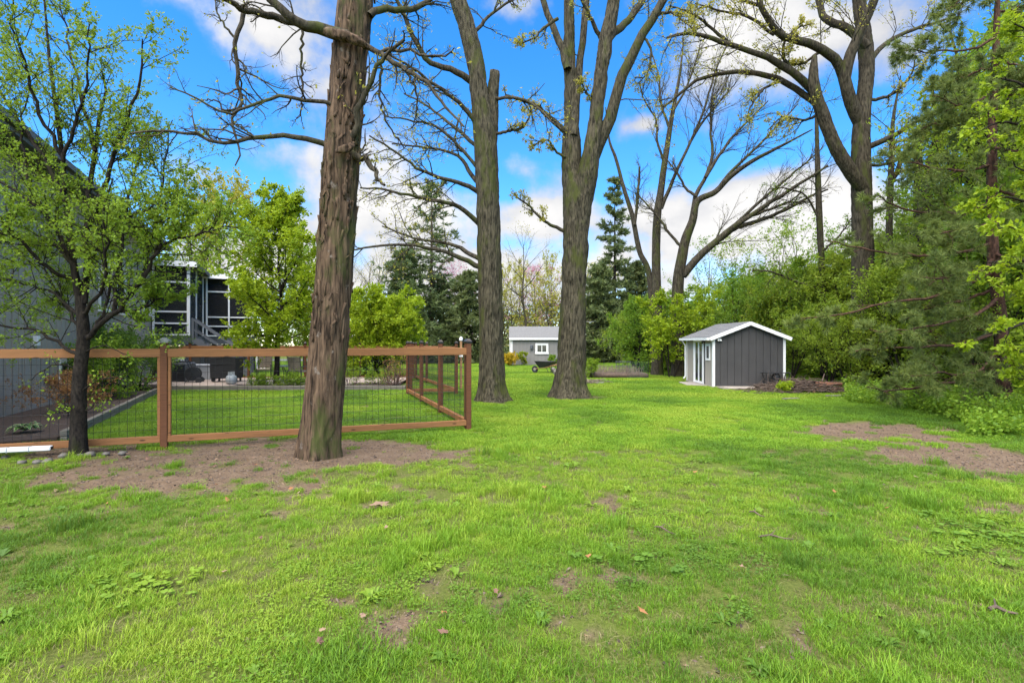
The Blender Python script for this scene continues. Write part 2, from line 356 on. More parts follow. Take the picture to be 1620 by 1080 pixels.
def make_ground():
    a = np.linspace(-1, 1, 321); xs = np.sign(a) * (np.abs(a) * 14 + 290 * np.abs(a) ** 6)
    b = np.linspace(0, 1, 301); ys = -6 + 34 * b + 520 * b ** 6
    X, Y = np.meshgrid(xs, ys); n, m = X.shape
    bm = bare_mask(X, Y)
    Z = gz(X, Y) + (fbm(X * .8, Y * .8, 1.7, 3) - .5) * .03 * sstep(40, 8, Y) + (fbm(X * 9, Y * 9, 4.1, 3) - .5) * .02 * sstep(12, 4, Y) - .018 * bm
    Z -= .008
    idx = np.arange(n * m).reshape(n, m)
    Q = np.stack([idx[:-1, :-1], idx[:-1, 1:], idx[1:, 1:], idx[1:, :-1]], -1).reshape(-1, 4)
    me = mesh_np('ground', np.stack([X, Y, Z], -1).reshape(-1, 3), [Q], True, pattr={'bare': bm.ravel()})
    t = NT('lawn_soil'); at = t.n('ShaderNodeAttribute', attribute_name='bare'); v = t.coord('Object')
    n1 = t.noise(v, 5, 8, .65); n2 = t.noise(v, 40, 5, .7); n3 = t.noise(v, .7, 4, .6)
    soil = t.ramp(n1, [(.3, (.08, .051, .031)), (.55, (.16, .107, .068)), (.75, (.23, .168, .11))])
    soil = t.mix(.45, soil, t.ramp(n2, [(.35, (.07, .044, .027)), (.7, (.26, .188, .122))]))
    gr = t.ramp(n2, [(.3, (.05, .052, .018)), (.5, (.095, .105, .026)), (.72, (.16, .145, .05))])
    fr_ = t.n('ShaderNodeMapRange'); t.l(t.noise(v, .45, 3, .5), fr_.inputs[0]); fr_.inputs[1].default_value = .35; fr_.inputs[2].default_value = .7; fr_.inputs[3].default_value = .1; fr_.inputs[4].default_value = .6; gr = t.mix(fr_.outputs[0], gr, (.11, .17, .014))
    t.l(t.mix(at.outputs['Fac'], gr, soil), t.b.inputs['Base Color']); t.b.inputs['Roughness'].default_value = 1; t.b.inputs['Specular IOR Level'].default_value = .1
    t.bump(t.mix(.5, n2, n1), 1.0, .03)
    tag(obj('ground', me, t.m), 'wide green lawn with bare earth patches', None, kind='structure')
make_ground()

# ------------------------------------------------------------------ house axes and keep-out areas
HR = math.atan2(.40, .9165); HU = np.array([-.40, .9165]); HV = np.array([.9165, .40])     # along the wall, out of the wall
H0 = np.array([-16.35, 23.6])                                                               # far corner of the long wall
def HL(a, b, z=0.0): q = H0 + HV * a + HU * b; return np.array([q[0], q[1], z])
SHED = G(1128, 612)
def outside(x, y):
    rel = np.stack([x - H0[0], y - H0[1]], -1); a = rel @ HV; b = rel @ HU
    ok = ~((a < 2.0) & (b > -13.2)) & ~(a < .1)
    ok &= ~((y > 18.1) & (y < 23.2) & (x < -3.75) & (x > -17))
    ok &= ~((x > SHED[0] - .1) & (x < SHED[0] + 2.85) & (y > SHED[1] - 1.25) & (y < SHED[1] + 3.6))
    ok &= ~((x > 3.3) & (x < 6.6) & (y > 24.6) & (y < 27.2))
    ok &= ~((y > 39.8) & (x > -.4) & (x < 5.2))
    for bx, by, r in ((-2.78, 7.56, .33), (-.5, 14.7, .42), (1.78, 15.75, .5)): ok &= (x - bx) ** 2 + (y - by) ** 2 > r * r
    return ok

# ------------------------------------------------------------------ grass (uncountable: one object, instanced tufts)
def blade_set(rng, n, rad, h, w, lean, seg=2):
    a = rng.uniform(0, 2 * np.pi, n); r = rad * np.sqrt(rng.uniform(0, 1, n)); bx, by = r * np.cos(a), r * np.sin(a)
    hh = h * rng.uniform(.45, 1.15, n); d = rng.uniform(0, 2 * np.pi, n); ln = lean * rng.uniform(.15, 1.3, n) * hh
    fx, fy = np.cos(d), np.sin(d); sx, sy = -fy * w / 2, fx * w / 2; ws = rng.uniform(.7, 1.3, n); sx = sx * ws; sy = sy * ws
    z0 = np.full(n, -.012); V = np.stack([
        np.stack([bx - sx, by - sy, z0], -1), np.stack([bx + sx, by + sy, z0], -1),
        np.stack([bx + fx * ln * .32 - sx * .85, by + fy * ln * .32 - sy * .85, hh * .58], -1), np.stack([bx + fx * ln * .32 + sx * .85, by + fy * ln * .32 + sy * .85, hh * .58], -1),
        np.stack([bx + fx * ln, by + fy * ln, hh * .95], -1)], 1)
    i = np.arange(n)[:, None] * 5
    return V.reshape(-1, 3), i + np.array([[0, 1, 3, 2]]), i + np.array([[2, 3, 4]])
def leaf_disc_set(rng, n, rad, size, h):                       # low round leaves (clover, violets)
    a = rng.uniform(0, 2 * np.pi, n); r = rad * np.sqrt(rng.uniform(0, 1, n)); c = np.stack([r * np.cos(a), r * np.sin(a), h * rng.uniform(.4, 1, n)], -1)
    s = size * rng.uniform(.6, 1.2, n); b = rng.uniform(0, 2 * np.pi, n); tz = rng.normal(0, .35, (n, 6)); V = []
    for k in range(6): V.append(c + np.stack([s * np.cos(b + k * np.pi / 3), s * np.sin(b + k * np.pi / 3) * .8, s * tz[:, k] * .5], -1))
    V = np.stack(V, 1); i = np.arange(n)[:, None] * 6
    return V.reshape(-1, 3), np.concatenate([i + np.array([[0, 1, 2, 3]]), i + np.array([[0, 3, 4, 5]])]), None
def rosette_set(rng, n, L):
    V = []; Q = []
    for k in range(n):
        a = rng.uniform(0, 6.28); l = L * rng.uniform(.6, 1.1); u = np.array([math.cos(a), math.sin(a), 0]); s = np.array([-u[1], u[0], 0]); w = l * .13
        b = len(V); up = rng.uniform(.25, .7)
        V += [u * .0 - s * w * .3, s * w * .3, u * l * .55 + s * w + [0, 0, l * up * .7], u * l * .55 - s * w + [0, 0, l * up * .7], u * l + [0, 0, l * up * .6]]
        Q.append((b, b + 1, b + 2, b + 3)); V.append(V[-1] + s * .001); Q.append((b + 3, b + 2, b + 5, b + 4))
    return np.array(V), np.array(Q), None
def make_grass():
    rng = np.random.default_rng(11); protos = []
    def proto(V, Q, T, mat):
        me = mesh_np('grass_tuft', V, [Q] + ([T] if T is not None else []), False); me.materials.append(mat)
        protos.append(bpy.data.objects.new('grass_tuft', me))
    for k in range(4): proto(*blade_set(rng, 34, .055, .043, .0034, .95), M_GRASS)          # 0-3 near tufts
    for k in range(2): proto(*blade_set(rng, 60, .07, .10, .0042, .65), M_GRASS)            # 4-5 tall clumps
    for k in range(3): proto(*blade_set(rng, 150, .17, .046, .007, .9), M_GRASS)           # 6-8 middle distance
    for k in range(3): proto(*blade_set(rng, 260, .42, .045, .014, .9), M_GRASS)            # 9-11 far
    for k in range(2): proto(*leaf_disc_set(rng, 20, .08, .009, .03), M_CLOVER)            # 12-13 clover
    proto(*rosette_set(rng, 11, .085), M_CLOVER); proto(*leaf_disc_set(rng, 9, .10, .021, .05), M_CLOVER)   # 14 dandelion, 15 violet
    for k in range(2): proto(*blade_set(rng, 22, .08, .022, .0034, 2.6), M_THATCH)          # 16-17 dry thatch lying flat
    pts = []; idx = []; sca = []; tnt = []
    def layer(y0, y1, dens, ids, s0, tall=0.0, weeds=False):
        half = lambda y: 1.12 * y + 1.0
        n = int(dens * (y1 - y0) * 2 * half(y1)); y = rng.uniform(y0, y1, n); x = rng.uniform(-half(y1), half(y1), n)
        k = np.abs(x) < half(y); x, y = x[k], y[k]
        k = outside(x, y); x, y = x[k], y[k]
        b = bare_mask(x, y); thin = fbm(x * 2.2, y * 2.2, 7.7, 3); patch = fbm(x * .55, y * .55, 2.2, 3)
        keep = rng.uniform(0, 1, len(x)) < np.clip(1.02 - b * 1.02 - .9 * sstep(.58, .74, thin) * sstep(18, 6, y), .02, 1)
        x, y, b, thin, patch = (q[keep] for q in (x, y, b, thin, patch))
        hgt = fbm(x * 1.3, y * 1.3, 5.5, 3); s = s0 * rng.uniform(.65, 1.25, len(x)) * (.55 + .95 * hgt) * (1 - .45 * b)
        px, py = pix(x, y)
        for cx, cy, rx, ry, a in ((560, 1045, 150, 45, .55), (830, 858, 50, 22, .6), (1540, 980, 130, 50, .35), (1160, 700, 40, 10, .3), (150, 930, 130, 60, .25)):
            s = s * (1 + a * np.exp(-((px - cx) / rx) ** 2 - ((py - cy) / ry) ** 2))
        t = np.clip(.52 + (patch - .5) * 1.7 + (thin - .5) * .6 + rng.normal(0, .17, len(x)) - .15 * b + .10 * sstep(7, 20, y), 0.02, .98)
        i = rng.choice(ids, len(x))
        if weeds:
            cl = fbm(x * .9 + 40, y * .9, 8.8, 3); u = rng.uniform(0, 1, len(x))
            m1 = (cl > .58) & (u < .13); i[m1] = rng.choice([12, 13], m1.sum()); s[m1] = s0 * rng.uniform(.8, 1.3, m1.sum())
            m2 = (u > .992); i[m2] = 14; s[m2] = s0 * rng.uniform(.7, 1.3, m2.sum())
            vi = np.exp(-((px - 240) / 55) ** 2 - ((py - 930) / 24) ** 2) + np.exp(-((px - 1560) / 90) ** 2 - ((py - 850) / 30) ** 2) + .5 * np.exp(-((px - 1000) / 60) ** 2 - ((py - 900) / 16) ** 2)
            m3 = (rng.uniform(0, 1, len(x)) < vi * .28); i[m3] = 15; s[m3] = s0 * rng.uniform(.7, 1.2, m3.sum())
            m5 = (u > .55) & (u < .55 + .09 + .3 * sstep(.5, .62, thin)); i[m5] = rng.choice([16, 17], m5.sum()); s[m5] = s0 * rng.uniform(.8, 1.3, m5.sum()); t[m5] = rng.uniform(0, 1, m5.sum())
            m4 = (hgt > .62) & (u < .10); i[m4] = rng.choice([4, 5], m4.sum())
        z = gz(x, y) + (fbm(x * .8, y * .8, 1.7, 3) - .5) * .03 * sstep(40, 8, y) - .010 - .012 * b
        pts.append(np.stack([x, y, z], -1)); idx.append(i); sca.append(s); tnt.append(t)
    layer(1.7, 4.2, 520, [0, 1, 2, 3], .95, weeds=True); layer(4.2, 8.0, 300, [0, 1, 2, 3], 1.1, weeds=True)
    layer(8.0, 15, 62, [6, 7, 8], 1.0); layer(15, 48, 12, [9, 10, 11], 1.0)
    pts, idx, sca, tnt = (np.concatenate(q) for q in (pts, idx, sca, tnt))
    me = bpy.data.meshes.new('lawn_grass'); me.vertices.add(len(pts)); me.vertices.foreach_set('co', pts.astype(np.float32).ravel())
    for nm, ty, ar in (('pick', 'INT', idx.astype(np.int32)), ('size', 'FLOAT', sca.astype(np.float32)), ('tint', 'FLOAT', tnt.astype(np.float32)),
                       ('spin', 'FLOAT', rng.uniform(0, 6.28, len(pts)).astype(np.float32))):
        a = me.attributes.new(nm, ty, 'POINT'); a.data.foreach_set('value', ar)
    me.update()
    g = bpy.data.node_groups.new('grass_tufts', 'GeometryNodeTree')
    g.interface.new_socket('Geometry', in_out='INPUT', socket_type='NodeSocketGeometry'); g.interface.new_socket('Geometry', in_out='OUTPUT', socket_type='NodeSocketGeometry')
    N, L = g.nodes, g.links; gi = N.new('NodeGroupInput'); go = N.new('NodeGroupOutput')
    ip = N.new('GeometryNodeInstanceOnPoints'); L.new(gi.outputs[0], ip.inputs['Points'])
    g2i = N.new('GeometryNodeGeometryToInstance')
    for p in reversed(protos):
        oi = N.new('GeometryNodeObjectInfo'); oi.inputs['Object'].default_value = p; L.new(oi.outputs['Geometry'], g2i.inputs[0])
    def att(nm, ty):
        n = N.new('GeometryNodeInputNamedAttribute'); n.data_type = ty; n.inputs['Name'].default_value = nm
        return n.outputs['Attribute']
    L.new(g2i.outputs[0], ip.inputs['Instance']); ip.inputs['Pick Instance'].default_value = True
    L.new(att('pick', 'INT'), ip.inputs['Instance Index']); L.new(att('size', 'FLOAT'), ip.inputs['Scale'])
    cx = N.new('ShaderNodeCombineXYZ'); L.new(att('spin', 'FLOAT'), cx.inputs[2]); L.new(cx.outputs[0], ip.inputs['Rotation'])
    L.new(ip.outputs[0], go.inputs[0])
    o = obj('lawn_grass', me, M_GRASS); md = o.modifiers.new('tufts', 'NODES'); md.node_group = g
    tag(o, 'short bright green lawn grass with clover and weeds', 'grass', kind='stuff'); print('grass tufts', len(pts))
make_grass()

# ------------------------------------------------------------------ plant growing
def crom(pts, rad, step):
    pts = np.asarray(pts, float); rad = np.asarray(rad, float); k = len(pts)
    A = np.vstack([2 * pts[0] - pts[1], pts, 2 * pts[-1] - pts[-2]]); out = []; ro = []
    for i in range(k - 1):
        n = max(1, int(np.linalg.norm(pts[i + 1] - pts[i]) / step)); t = np.arange(n)[:, None] / n
        p0, p1, p2, p3 = A[i], A[i + 1], A[i + 2], A[i + 3]
        out.append(.5 * (2 * p1 + (p2 - p0) * t + (2 * p0 - 5 * p1 + 4 * p2 - p3) * t ** 2 + (3 * p1 - p0 - 3 * p2 + p3) * t ** 3)); ro.append(rad[i] + (rad[i + 1] - rad[i]) * t[:, 0])
    return np.vstack(out + [pts[-1:]]), np.concatenate(ro + [rad[-1:]])
def resamp(pts, rad, k):
    s = np.concatenate([[0], np.cumsum(np.linalg.norm(np.diff(pts, axis=0), axis=1))]); t = np.linspace(0, s[-1], k)
    return np.stack([np.interp(t, s, pts[:, j]) for j in range(3)], -1), np.interp(t, s, rad)
def unit(v): return v / (np.linalg.norm(v, axis=-1, keepdims=True) + 1e-9)
def grow(rng, st, dr, ln, r0, r1, k, wander, up):
    M = len(st); p = np.array(st); d = unit(np.array(dr)); out = [p.copy()]; seg = ln / (k - 1)
    for j in range(k - 1):
        d = unit(d + rng.normal(0, wander, (M, 3)) + np.array([0, 0, 1.0]) * up); p = p + d * seg[:, None]; out.append(p.copy())
    t = np.linspace(0, 1, k)[None]; return np.stack(out, 1), r0[:, None] * (1 - t) + r1[:, None] * t
def at(Pt, Rd, m, t):
    k = Pt.shape[1]; f = np.clip(t, 0, .999) * (k - 1); i = f.astype(int); w = (f - i)[:, None]
    a, b = Pt[m, i], Pt[m, i + 1]; return a * (1 - w) + b * w, unit(b - a), Rd[m, i] * (1 - w[:, 0]) + Rd[m, i + 1] * w[:, 0]
def sprout(rng, Pt, Rd, n, t0, t1, ang, length, rmax, k=6, wander=.15, up=.03, rr=.6, tip=.3, flat=0, taperlen=.5):
    """n children on every limb"""
    M = len(Pt); m = np.repeat(np.arange(M), n); t = rng.uniform(t0, t1, len(m)); p, T, r = at(Pt, Rd, m, t)
    q = rng.normal(0, 1, (len(m), 3)); q[:, 2] *= (1 - flat); q = unit(q - T * np.sum(q * T, 1, keepdims=True)); a = R(ang) * rng.uniform(.65, 1.3, len(m))
    d = T * np.cos(a)[:, None] + q * np.sin(a)[:, None]
    plen = np.linalg.norm(np.diff(Pt, axis=1), axis=2).sum(1)[m]
    L = (np.minimum(length, .55 * plen) if length > 0 else -length * plen) * rng.uniform(.55, 1.25, len(m)) * (1 - taperlen * t)
    r0 = np.minimum(r * rr, rmax); return grow(rng, p, d, L, r0, r0 * tip, k, wander, up)
class Plant:
    def __init__(s, seed): s.rng = np.random.default_rng(seed); s.w = []; s.lv = []; s.lf = []; s.lr = []; s.ln = 0; s.lf3 = []; s.lr3 = []
    def wood(s, Pt, Rd, n): s.w.append(tubes(Pt, Rd, n)); return Pt, Rd
    def leaves(s, Pt, Rd, n, size, t0=.2, spread=.03, aspect=.55, up=.4, along=.5, tone=None, face=None, droop=0, bias=None):
        rng = s.rng; M = len(Pt)
        if n < 1: m = np.arange(M)[rng.uniform(0, 1, M) < n]
        else: m = np.repeat(np.arange(M), int(n))
        t = rng.uniform(t0, 1, len(m)); p, T, r = at(Pt, Rd, m, t); N_ = len(m)
        p = p + rng.normal(0, spread, (N_, 3)); d = unit(T * along + rng.normal(0, .6, (N_, 3)) + np.array([0, 0, -droop])); L = size * rng.uniform(.55, 1.3, N_)
        nn = rng.normal(0, .7, (N_, 3)) + np.array([0, 0, up]); sd = unit(np.cross(d, nn)); nn = np.cross(sd, d)
        s.quads(p, d, sd, nn, L, L * aspect, rng.beta(2.2, 2.2, N_) if tone is None else np.clip(tone + rng.normal(0, .16, N_), 0, 1))
    def quads(s, p, d, sd, nn, L, W, rnd):
        V = np.stack([p, p + d * (L * .45)[:, None] + sd * (W / 2)[:, None] + nn * (L * .08)[:, None], p + d * L[:, None], p + d * (L * .45)[:, None] - sd * (W / 2)[:, None] + nn * (L * .08)[:, None]], 1)
        s.lv.append(V.reshape(-1, 3)); s.lf.append(np.arange(len(p) * 4).reshape(-1, 4) + s.ln); s.ln += len(p) * 4; s.lr.append(rnd)
    def needles(s, Pt, Rd, n, L, W, t0=.0, ang=50, tone=.5):
        rng = s.rng; m = np.repeat(np.arange(len(Pt)), n); t = rng.uniform(t0, 1, len(m)); p, T, r = at(Pt, Rd, m, t); N_ = len(m)
        q = rng.normal(0, 1, (N_, 3)); q = unit(q - T * np.sum(q * T, 1, keepdims=True)); a = R(ang) * rng.uniform(.4, 1.3, N_)
        d = T * np.cos(a)[:, None] + q * np.sin(a)[:, None]; sd = unit(np.cross(d, rng.normal(0, 1, (N_, 3)))); nn = np.cross(sd, d)
        L = (L * rng.uniform(.7, 1.2, N_))[:, None]; V = np.stack([p - sd * W * .5, p + sd * W * .5, p + d * L], 1); s.lv.append(V.reshape(-1, 3))
        s.lf3.append(np.arange(N_ * 3).reshape(-1, 3) + s.ln); s.ln += N_ * 3; s.lr3.append(np.clip(tone + rng.normal(0, .14, N_) + rng.normal(0, .17, len(Pt))[m], 0, 1))
    def wood_mesh(s, name, off=(0, 0, 0), extra=()):
        V = []; Q = []; n = 0
        for v, q in list(s.w) + list(extra): V.append(v); Q.append(q + n); n += len(v)
        return mesh_np(name, np.concatenate(V) - np.asarray(off), [np.concatenate(Q)], True)
    def leaf_mesh(s, name, off=(0, 0, 0)):
        F = ([np.concatenate(s.lf)] if s.lf else []) + ([np.concatenate(s.lf3)] if s.lf3 else [])
        return mesh_np(name, np.concatenate(s.lv) - np.asarray(off), F, False, fattr={'rnd': np.concatenate(s.lr + s.lr3)})
    def clear_wood(s): w = s.w; s.w = []; return w
    def clear_leaves(s): s.lv = []; s.lf = []; s.lr = []; s.ln = 0
def trunk_np(pts, rad, na, step, amp, fx, fz, seed, flare=0, lobes=5, ridge=True):
    """a trunk with real bark relief"""
    pp, rr = crom(pts, rad, step); k = len(pp); T = unit(np.gradient(pp, axis=0)); U = unit(np.cross(T, np.array([0, 1.0, 0]))); W = np.cross(T, U)
    s = np.concatenate([[0], np.cumsum(np.linalg.norm(np.diff(pp, axis=0), axis=1))]); a = np.arange(na) * 2 * np.pi / na
    rm = float(np.median(rr)); cx, cy = np.cos(a)[None] * rm * fx, np.sin(a)[None] * rm * fx; sz = s[:, None] * fz
    wob = (fbm(cx * .35 + seed, cy * .35, sz * .8, 2) - .5) * 1.6
    n = fbm(cx + seed * 3.1 + wob, cy + wob, sz, 3); n2 = fbm(cx * 2.6, cy * 2.6 + seed, sz * 2.4, 2)
    h = (1 - np.abs(2 * n - 1) * 2.4) if ridge else (n - .5) * 2
    z = pp[:, 2] - pp[0, 2]; fl = flare * np.exp(-np.maximum(z, 0) / .33)[:, None] * (1 + .75 * np.cos(lobes * a + seed + .6 * np.sin(2 * a))[None])
    big = (fbm(cx * .12, cy * .12 + seed, sz * .15, 2) - .5) * .25
    h = h - h.mean(); big = big - big.mean(); n2 = n2 - n2.mean()
    Rr = rr[:, None] * (1 + fl + big) + amp * h + amp * .45 * n2
    V = pp[:, None] + Rr[..., None] * (np.cos(a)[None, :, None] * U[:, None] + np.sin(a)[None, :, None] * W[:, None])
    idx = np.arange(k * na).reshape(k, na); nx = np.roll(idx, -1, axis=1)
    Q = np.stack([idx[:-1], nx[:-1], nx[1:], idx[1:]], -1).reshape(-1, 4); return V.reshape(-1, 3), Q
def limbs(lst, d0, k=16, rng=None, jit=.02):
    """lst of [(px,py,depth offset,r px), ...] -> arrays at one sample count"""
    Ps, Rs = [], []
    for l in lst:
        p = np.array([P(a[0], a[1], d0 + a[2]) for a in l]); r = np.array([a[3] * (d0 + a[2]) / FP for a in l])
        pp, rr = crom(p, r, .12); pp, rr = resamp(pp, rr, k)
        if rng is not None: pp[1:] += rng.normal(0, jit, (k - 1, 3))
        Ps.append(pp); Rs.append(rr)
    return np.array(Ps), np.array(Rs)
def L_(pts, r0, r1, dz=0.0):
    """a limb as photo points, radius r0..r1 px, drifting dz metres in depth"""
    n = len(pts) - 1; return [(x, y, dz * i / n, r0 + (r1 - r0) * i / n) for i, (x, y) in enumerate(pts)]

# ------------------------------------------------------------------ the five big trees
def leafless(name, label, base, d0, trunks, big, fine, seed, barkm, budm=None, nb=(7, 6, 5), lens=(.42, .45, .5), twr=.012, bud=0.0, budsize=.05, budn=1, budt0=.3, fine_up=.02, upperbud=None, ang=48, relief=None, wander=.16, twig_mat=None):
    """trunk with relief, drawn limbs (thick round ones in big, thin ones in fine), grown branches and twigs"""
    pl = Plant(seed); root = thing(name, label, 'tree', base)
    extra = []
    for pts, flare in trunks:
        p = np.array([P(a[0], a[1], d0 + a[2]) for a in pts]); r = np.array([a[3] * (d0 + a[2]) / FP for a in pts])
        if p[0, 2] < .6: p[0, 2] = min(p[0, 2], gz(0, p[0, 1])) - .12
        extra.append(trunk_np(p, r, *relief, seed % 7 + 1.3, flare))
    t = obj('trunk', Plant(0).wood_mesh('trunk', base, extra), barkm, root)
    allb = []
    for lst, n in ((big, 10), (fine, 6)):
        if lst:
            Pt, Rd = limbs(lst, d0, 18, pl.rng, .012); pl.wood(Pt, Rd, n); allb.append((Pt, Rd))
    Pt = np.concatenate([a[0] for a in allb]); Rd = np.concatenate([a[1] for a in allb])
    A = pl.wood(*sprout(pl.rng, Pt, Rd, nb[0] + 3, .22, 1, ang, -lens[0] * 1.15, twr * 2.2, 7, wander, fine_up), 4)
    B = pl.wood(*sprout(pl.rng, *A, nb[1] + 1, .15, 1, ang, -lens[1] * 1.1, twr, 4, wander, fine_up), 3)
    C = pl.wood(*sprout(pl.rng, *B, nb[2] + 1, .15, 1, ang, -lens[2] * 1.15, twr * .6, 3, wander, fine_up), 3) if nb[2] else B
    obj('branches', pl.wood_mesh('branches', base), twig_mat or barkm, root)
    if budm:
        pl.leaves(*C, bud if bud < 1 else int(bud), budsize, budt0, .02, .6)
        if upperbud: pl.leaves(*A, upperbud, budsize * 1.2, .1, .05, .6)
        obj('crown', pl.leaf_mesh('crown', base), budm, root)
    return root, pl, (Pt, Rd)

# 1 shaggy-barked leaning tree in front of the fence
D1 = G(505, 718)[1]; B1 = G(505, 718)
T1 = [(505, 722, 0, 32.4), (507, 695, 0, 29.7), (519, 560, 0, 28.4), (534, 350, .05, 27.4), (541, 235, .05, 27.9), (551, 120, .1, 25.7), (563, 0, .1, 25.7), (572, -120, .1, 23.4), (585, -330, .2, 18.9), (600, -620, .4, 11.7), (610, -900, .6, 3.6)]
b1 = [L_([(565, 66), (530, 54), (494, 44), (472, 37), (431, 2), (390, -50), (330, -120)], 11, 4, -.8),
      L_([(472, 37), (430, 26), (387, 15), (357, 0), (300, -50)], 6.5, 3, -1.0),
      L_([(540, 236), (548, 225), (565, 205), (566, 180), (572, 160), (585, 140), (594, 110), (606, 90), (640, 60)], 6.5, 2.5, -.5),
      L_([(545, 238), (560, 244), (578, 252), (592, 268), (600, 285), (609, 294)], 6.5, 2, -.5),
      L_([(575, 72), (600, 84), (640, 108), (675, 130), (700, 165), (735, 200)], 5, 1.5, -.7),
      L_([(585, 25), (605, 14), (645, 18), (690, -4), (760, -30)], 6, 3, .5), L_([(575, -60), (620, -140), (700, -260)], 10, 3, .8), L_([(575, -160), (520, -260), (420, -380)], 10, 3, -.8), L_([(585, -300), (640, -420), (680, -600)], 9, 3, 1.5)]
f1 = [L_([(389, 8), (373, 70), (377, 132), (384, 168), (367, 183), (372, 215), (380, 240), (374, 262)], 3.6, 1, -.2),
      L_([(540, 236), (505, 224), (455, 213), (400, 218), (350, 227), (300, 210), (235, 207), (205, 212)], 5, 1.2, -.9),
      L_([(563, 182), (530, 165), (480, 158), (440, 153), (400, 165), (372, 182), (330, 168), (295, 148), (270, 138)], 3.6, 1, -.8),
      L_([(383, 170), (360, 176), (340, 160), (312, 155)], 2, .8), L_([(478, 36), (477, 90), (478, 150), (476, 185)], 2.4, 1.2), L_([(372, 60), (355, 40), (340, 10), (345, -20)], 2, .8),
      L_([(400, 215), (380, 200), (362, 195), (350, 205)], 1.6, .7), L_([(600, 84), (640, 80), (690, 90), (720, 80)], 3, 1, -.4), L_([(606, 92), (600, 140), (610, 190), (640, 235)], 2.5, 1, .3), L_([(640, 108), (660, 150), (655, 200)], 2.2, .8)]
root1, pl1, _ = leafless('shaggy_tree', 'leaning tree with shaggy peeling bark in front of the wire fence', B1, D1, [(T1, .22)], b1, f1, 101, M_BARK1, M_BUD, (7, 4, 3), (.28, .45, .55), .007, .15, .05, relief=(110, .04, .03, 9, 1.5), wander=.22, twig_mat=M_BARKG)
def bark_strips():                                            # loose plates of bark standing off the trunk
    rng = np.random.default_rng(8); mb = MB()
    p = np.array([P(a[0], a[1], D1 + a[2]) for a in T1]); r = np.array([a[3] * D1 / FP for a in T1]); pp, rr = crom(p, r, .05)
    for k in range(360):
        i = rng.integers(25, 175); a = rng.uniform(0, 6.28); L = rng.uniform(.18, .55); w = rng.uniform(.022, .06); n = 6
        off = np.array([0, .0, .004, .012, .026, .045]) * rng.uniform(.35, 1.15); off = off if rng.random() < .7 else off[::-1]; V = []
        for j in range(n):
            q = min(len(pp) - 1, int(i + L * j / (n - 1) / .05)); aa = a + .12 * (j / n) * rng.normal()
            for sgn in (-1, 1):
                an = aa + sgn * w / 2 / rr[q] * (1 - .5 * abs(j / (n - 1) - .5)); R_ = rr[q] + .004 + off[j] * .8; z = pp[i, 2] + L * j / (n - 1)
                cx_ = np.interp(z, pp[:, 2], pp[:, 0]); cy_ = np.interp(z, pp[:, 2], pp[:, 1]); V.append((cx_ + R_ * math.cos(an), cy_ + R_ * math.sin(an), z))
        V = np.array(V); V2 = V.copy(); c = V[:, :2] - np.stack([np.interp(V[:, 2], pp[:, 2], pp[:, 0]), np.interp(V[:, 2], pp[:, 2], pp[:, 1])], -1); V2[:, :2] -= c * .05 / np.maximum(np.linalg.norm(c, axis=1, keepdims=True), .05) * .5
        m = 2 * n; Q = [(2 * j, 2 * j + 1, 2 * j + 3, 2 * j + 2) for j in range(n - 1)]; Q += [(b + m, a_ + m, d + m, c_ + m) for a_, b, c_, d in Q]
        Q += [(2 * j, 2 * j + 2, 2 * j + 2 + m, 2 * j + m) for j in range(n - 1)] + [(2 * j + 3, 2 * j + 1, 2 * j + 1 + m, 2 * j + 3 + m) for j in range(n - 1)] + [(1, 0, m, m + 1), (m - 2, m - 1, 2 * m - 1, 2 * m - 2)]
        mb.add(np.vstack([V, V2]), Q)
    o = obj('bark_plates', mb.mesh('bark_plates', True, B1), M_BARK1, root1); o['kind'] = 'stuff'
    kn = trunk_np(np.array([P(532, 240, D1 - .26), P(541, 237, D1 - .30), P(552, 234, D1 - .26), P(560, 226, D1 - .2)]), np.array([.02, .055, .055, .02]), 24, .015, .02, 14, 9, 2.0); obj('knot', mesh_np('knot', kn[0] - B1, [kn[1]], True), M_BARK1, root1)
    kn = trunk_np(np.array([P(585, 78, D1 - .1), P(572, 68, D1 - .18), P(552, 60, D1 - .24), P(530, 54, D1 - .25), P(515, 50, D1 - .2)]), np.array([.02, .05, .07, .072, .065]), 26, .015, .02, 12, 9, 3.0); obj('knot', mesh_np('knot', kn[0] - B1, [kn[1]], True), M_BARK1, root1)
bark_strips()

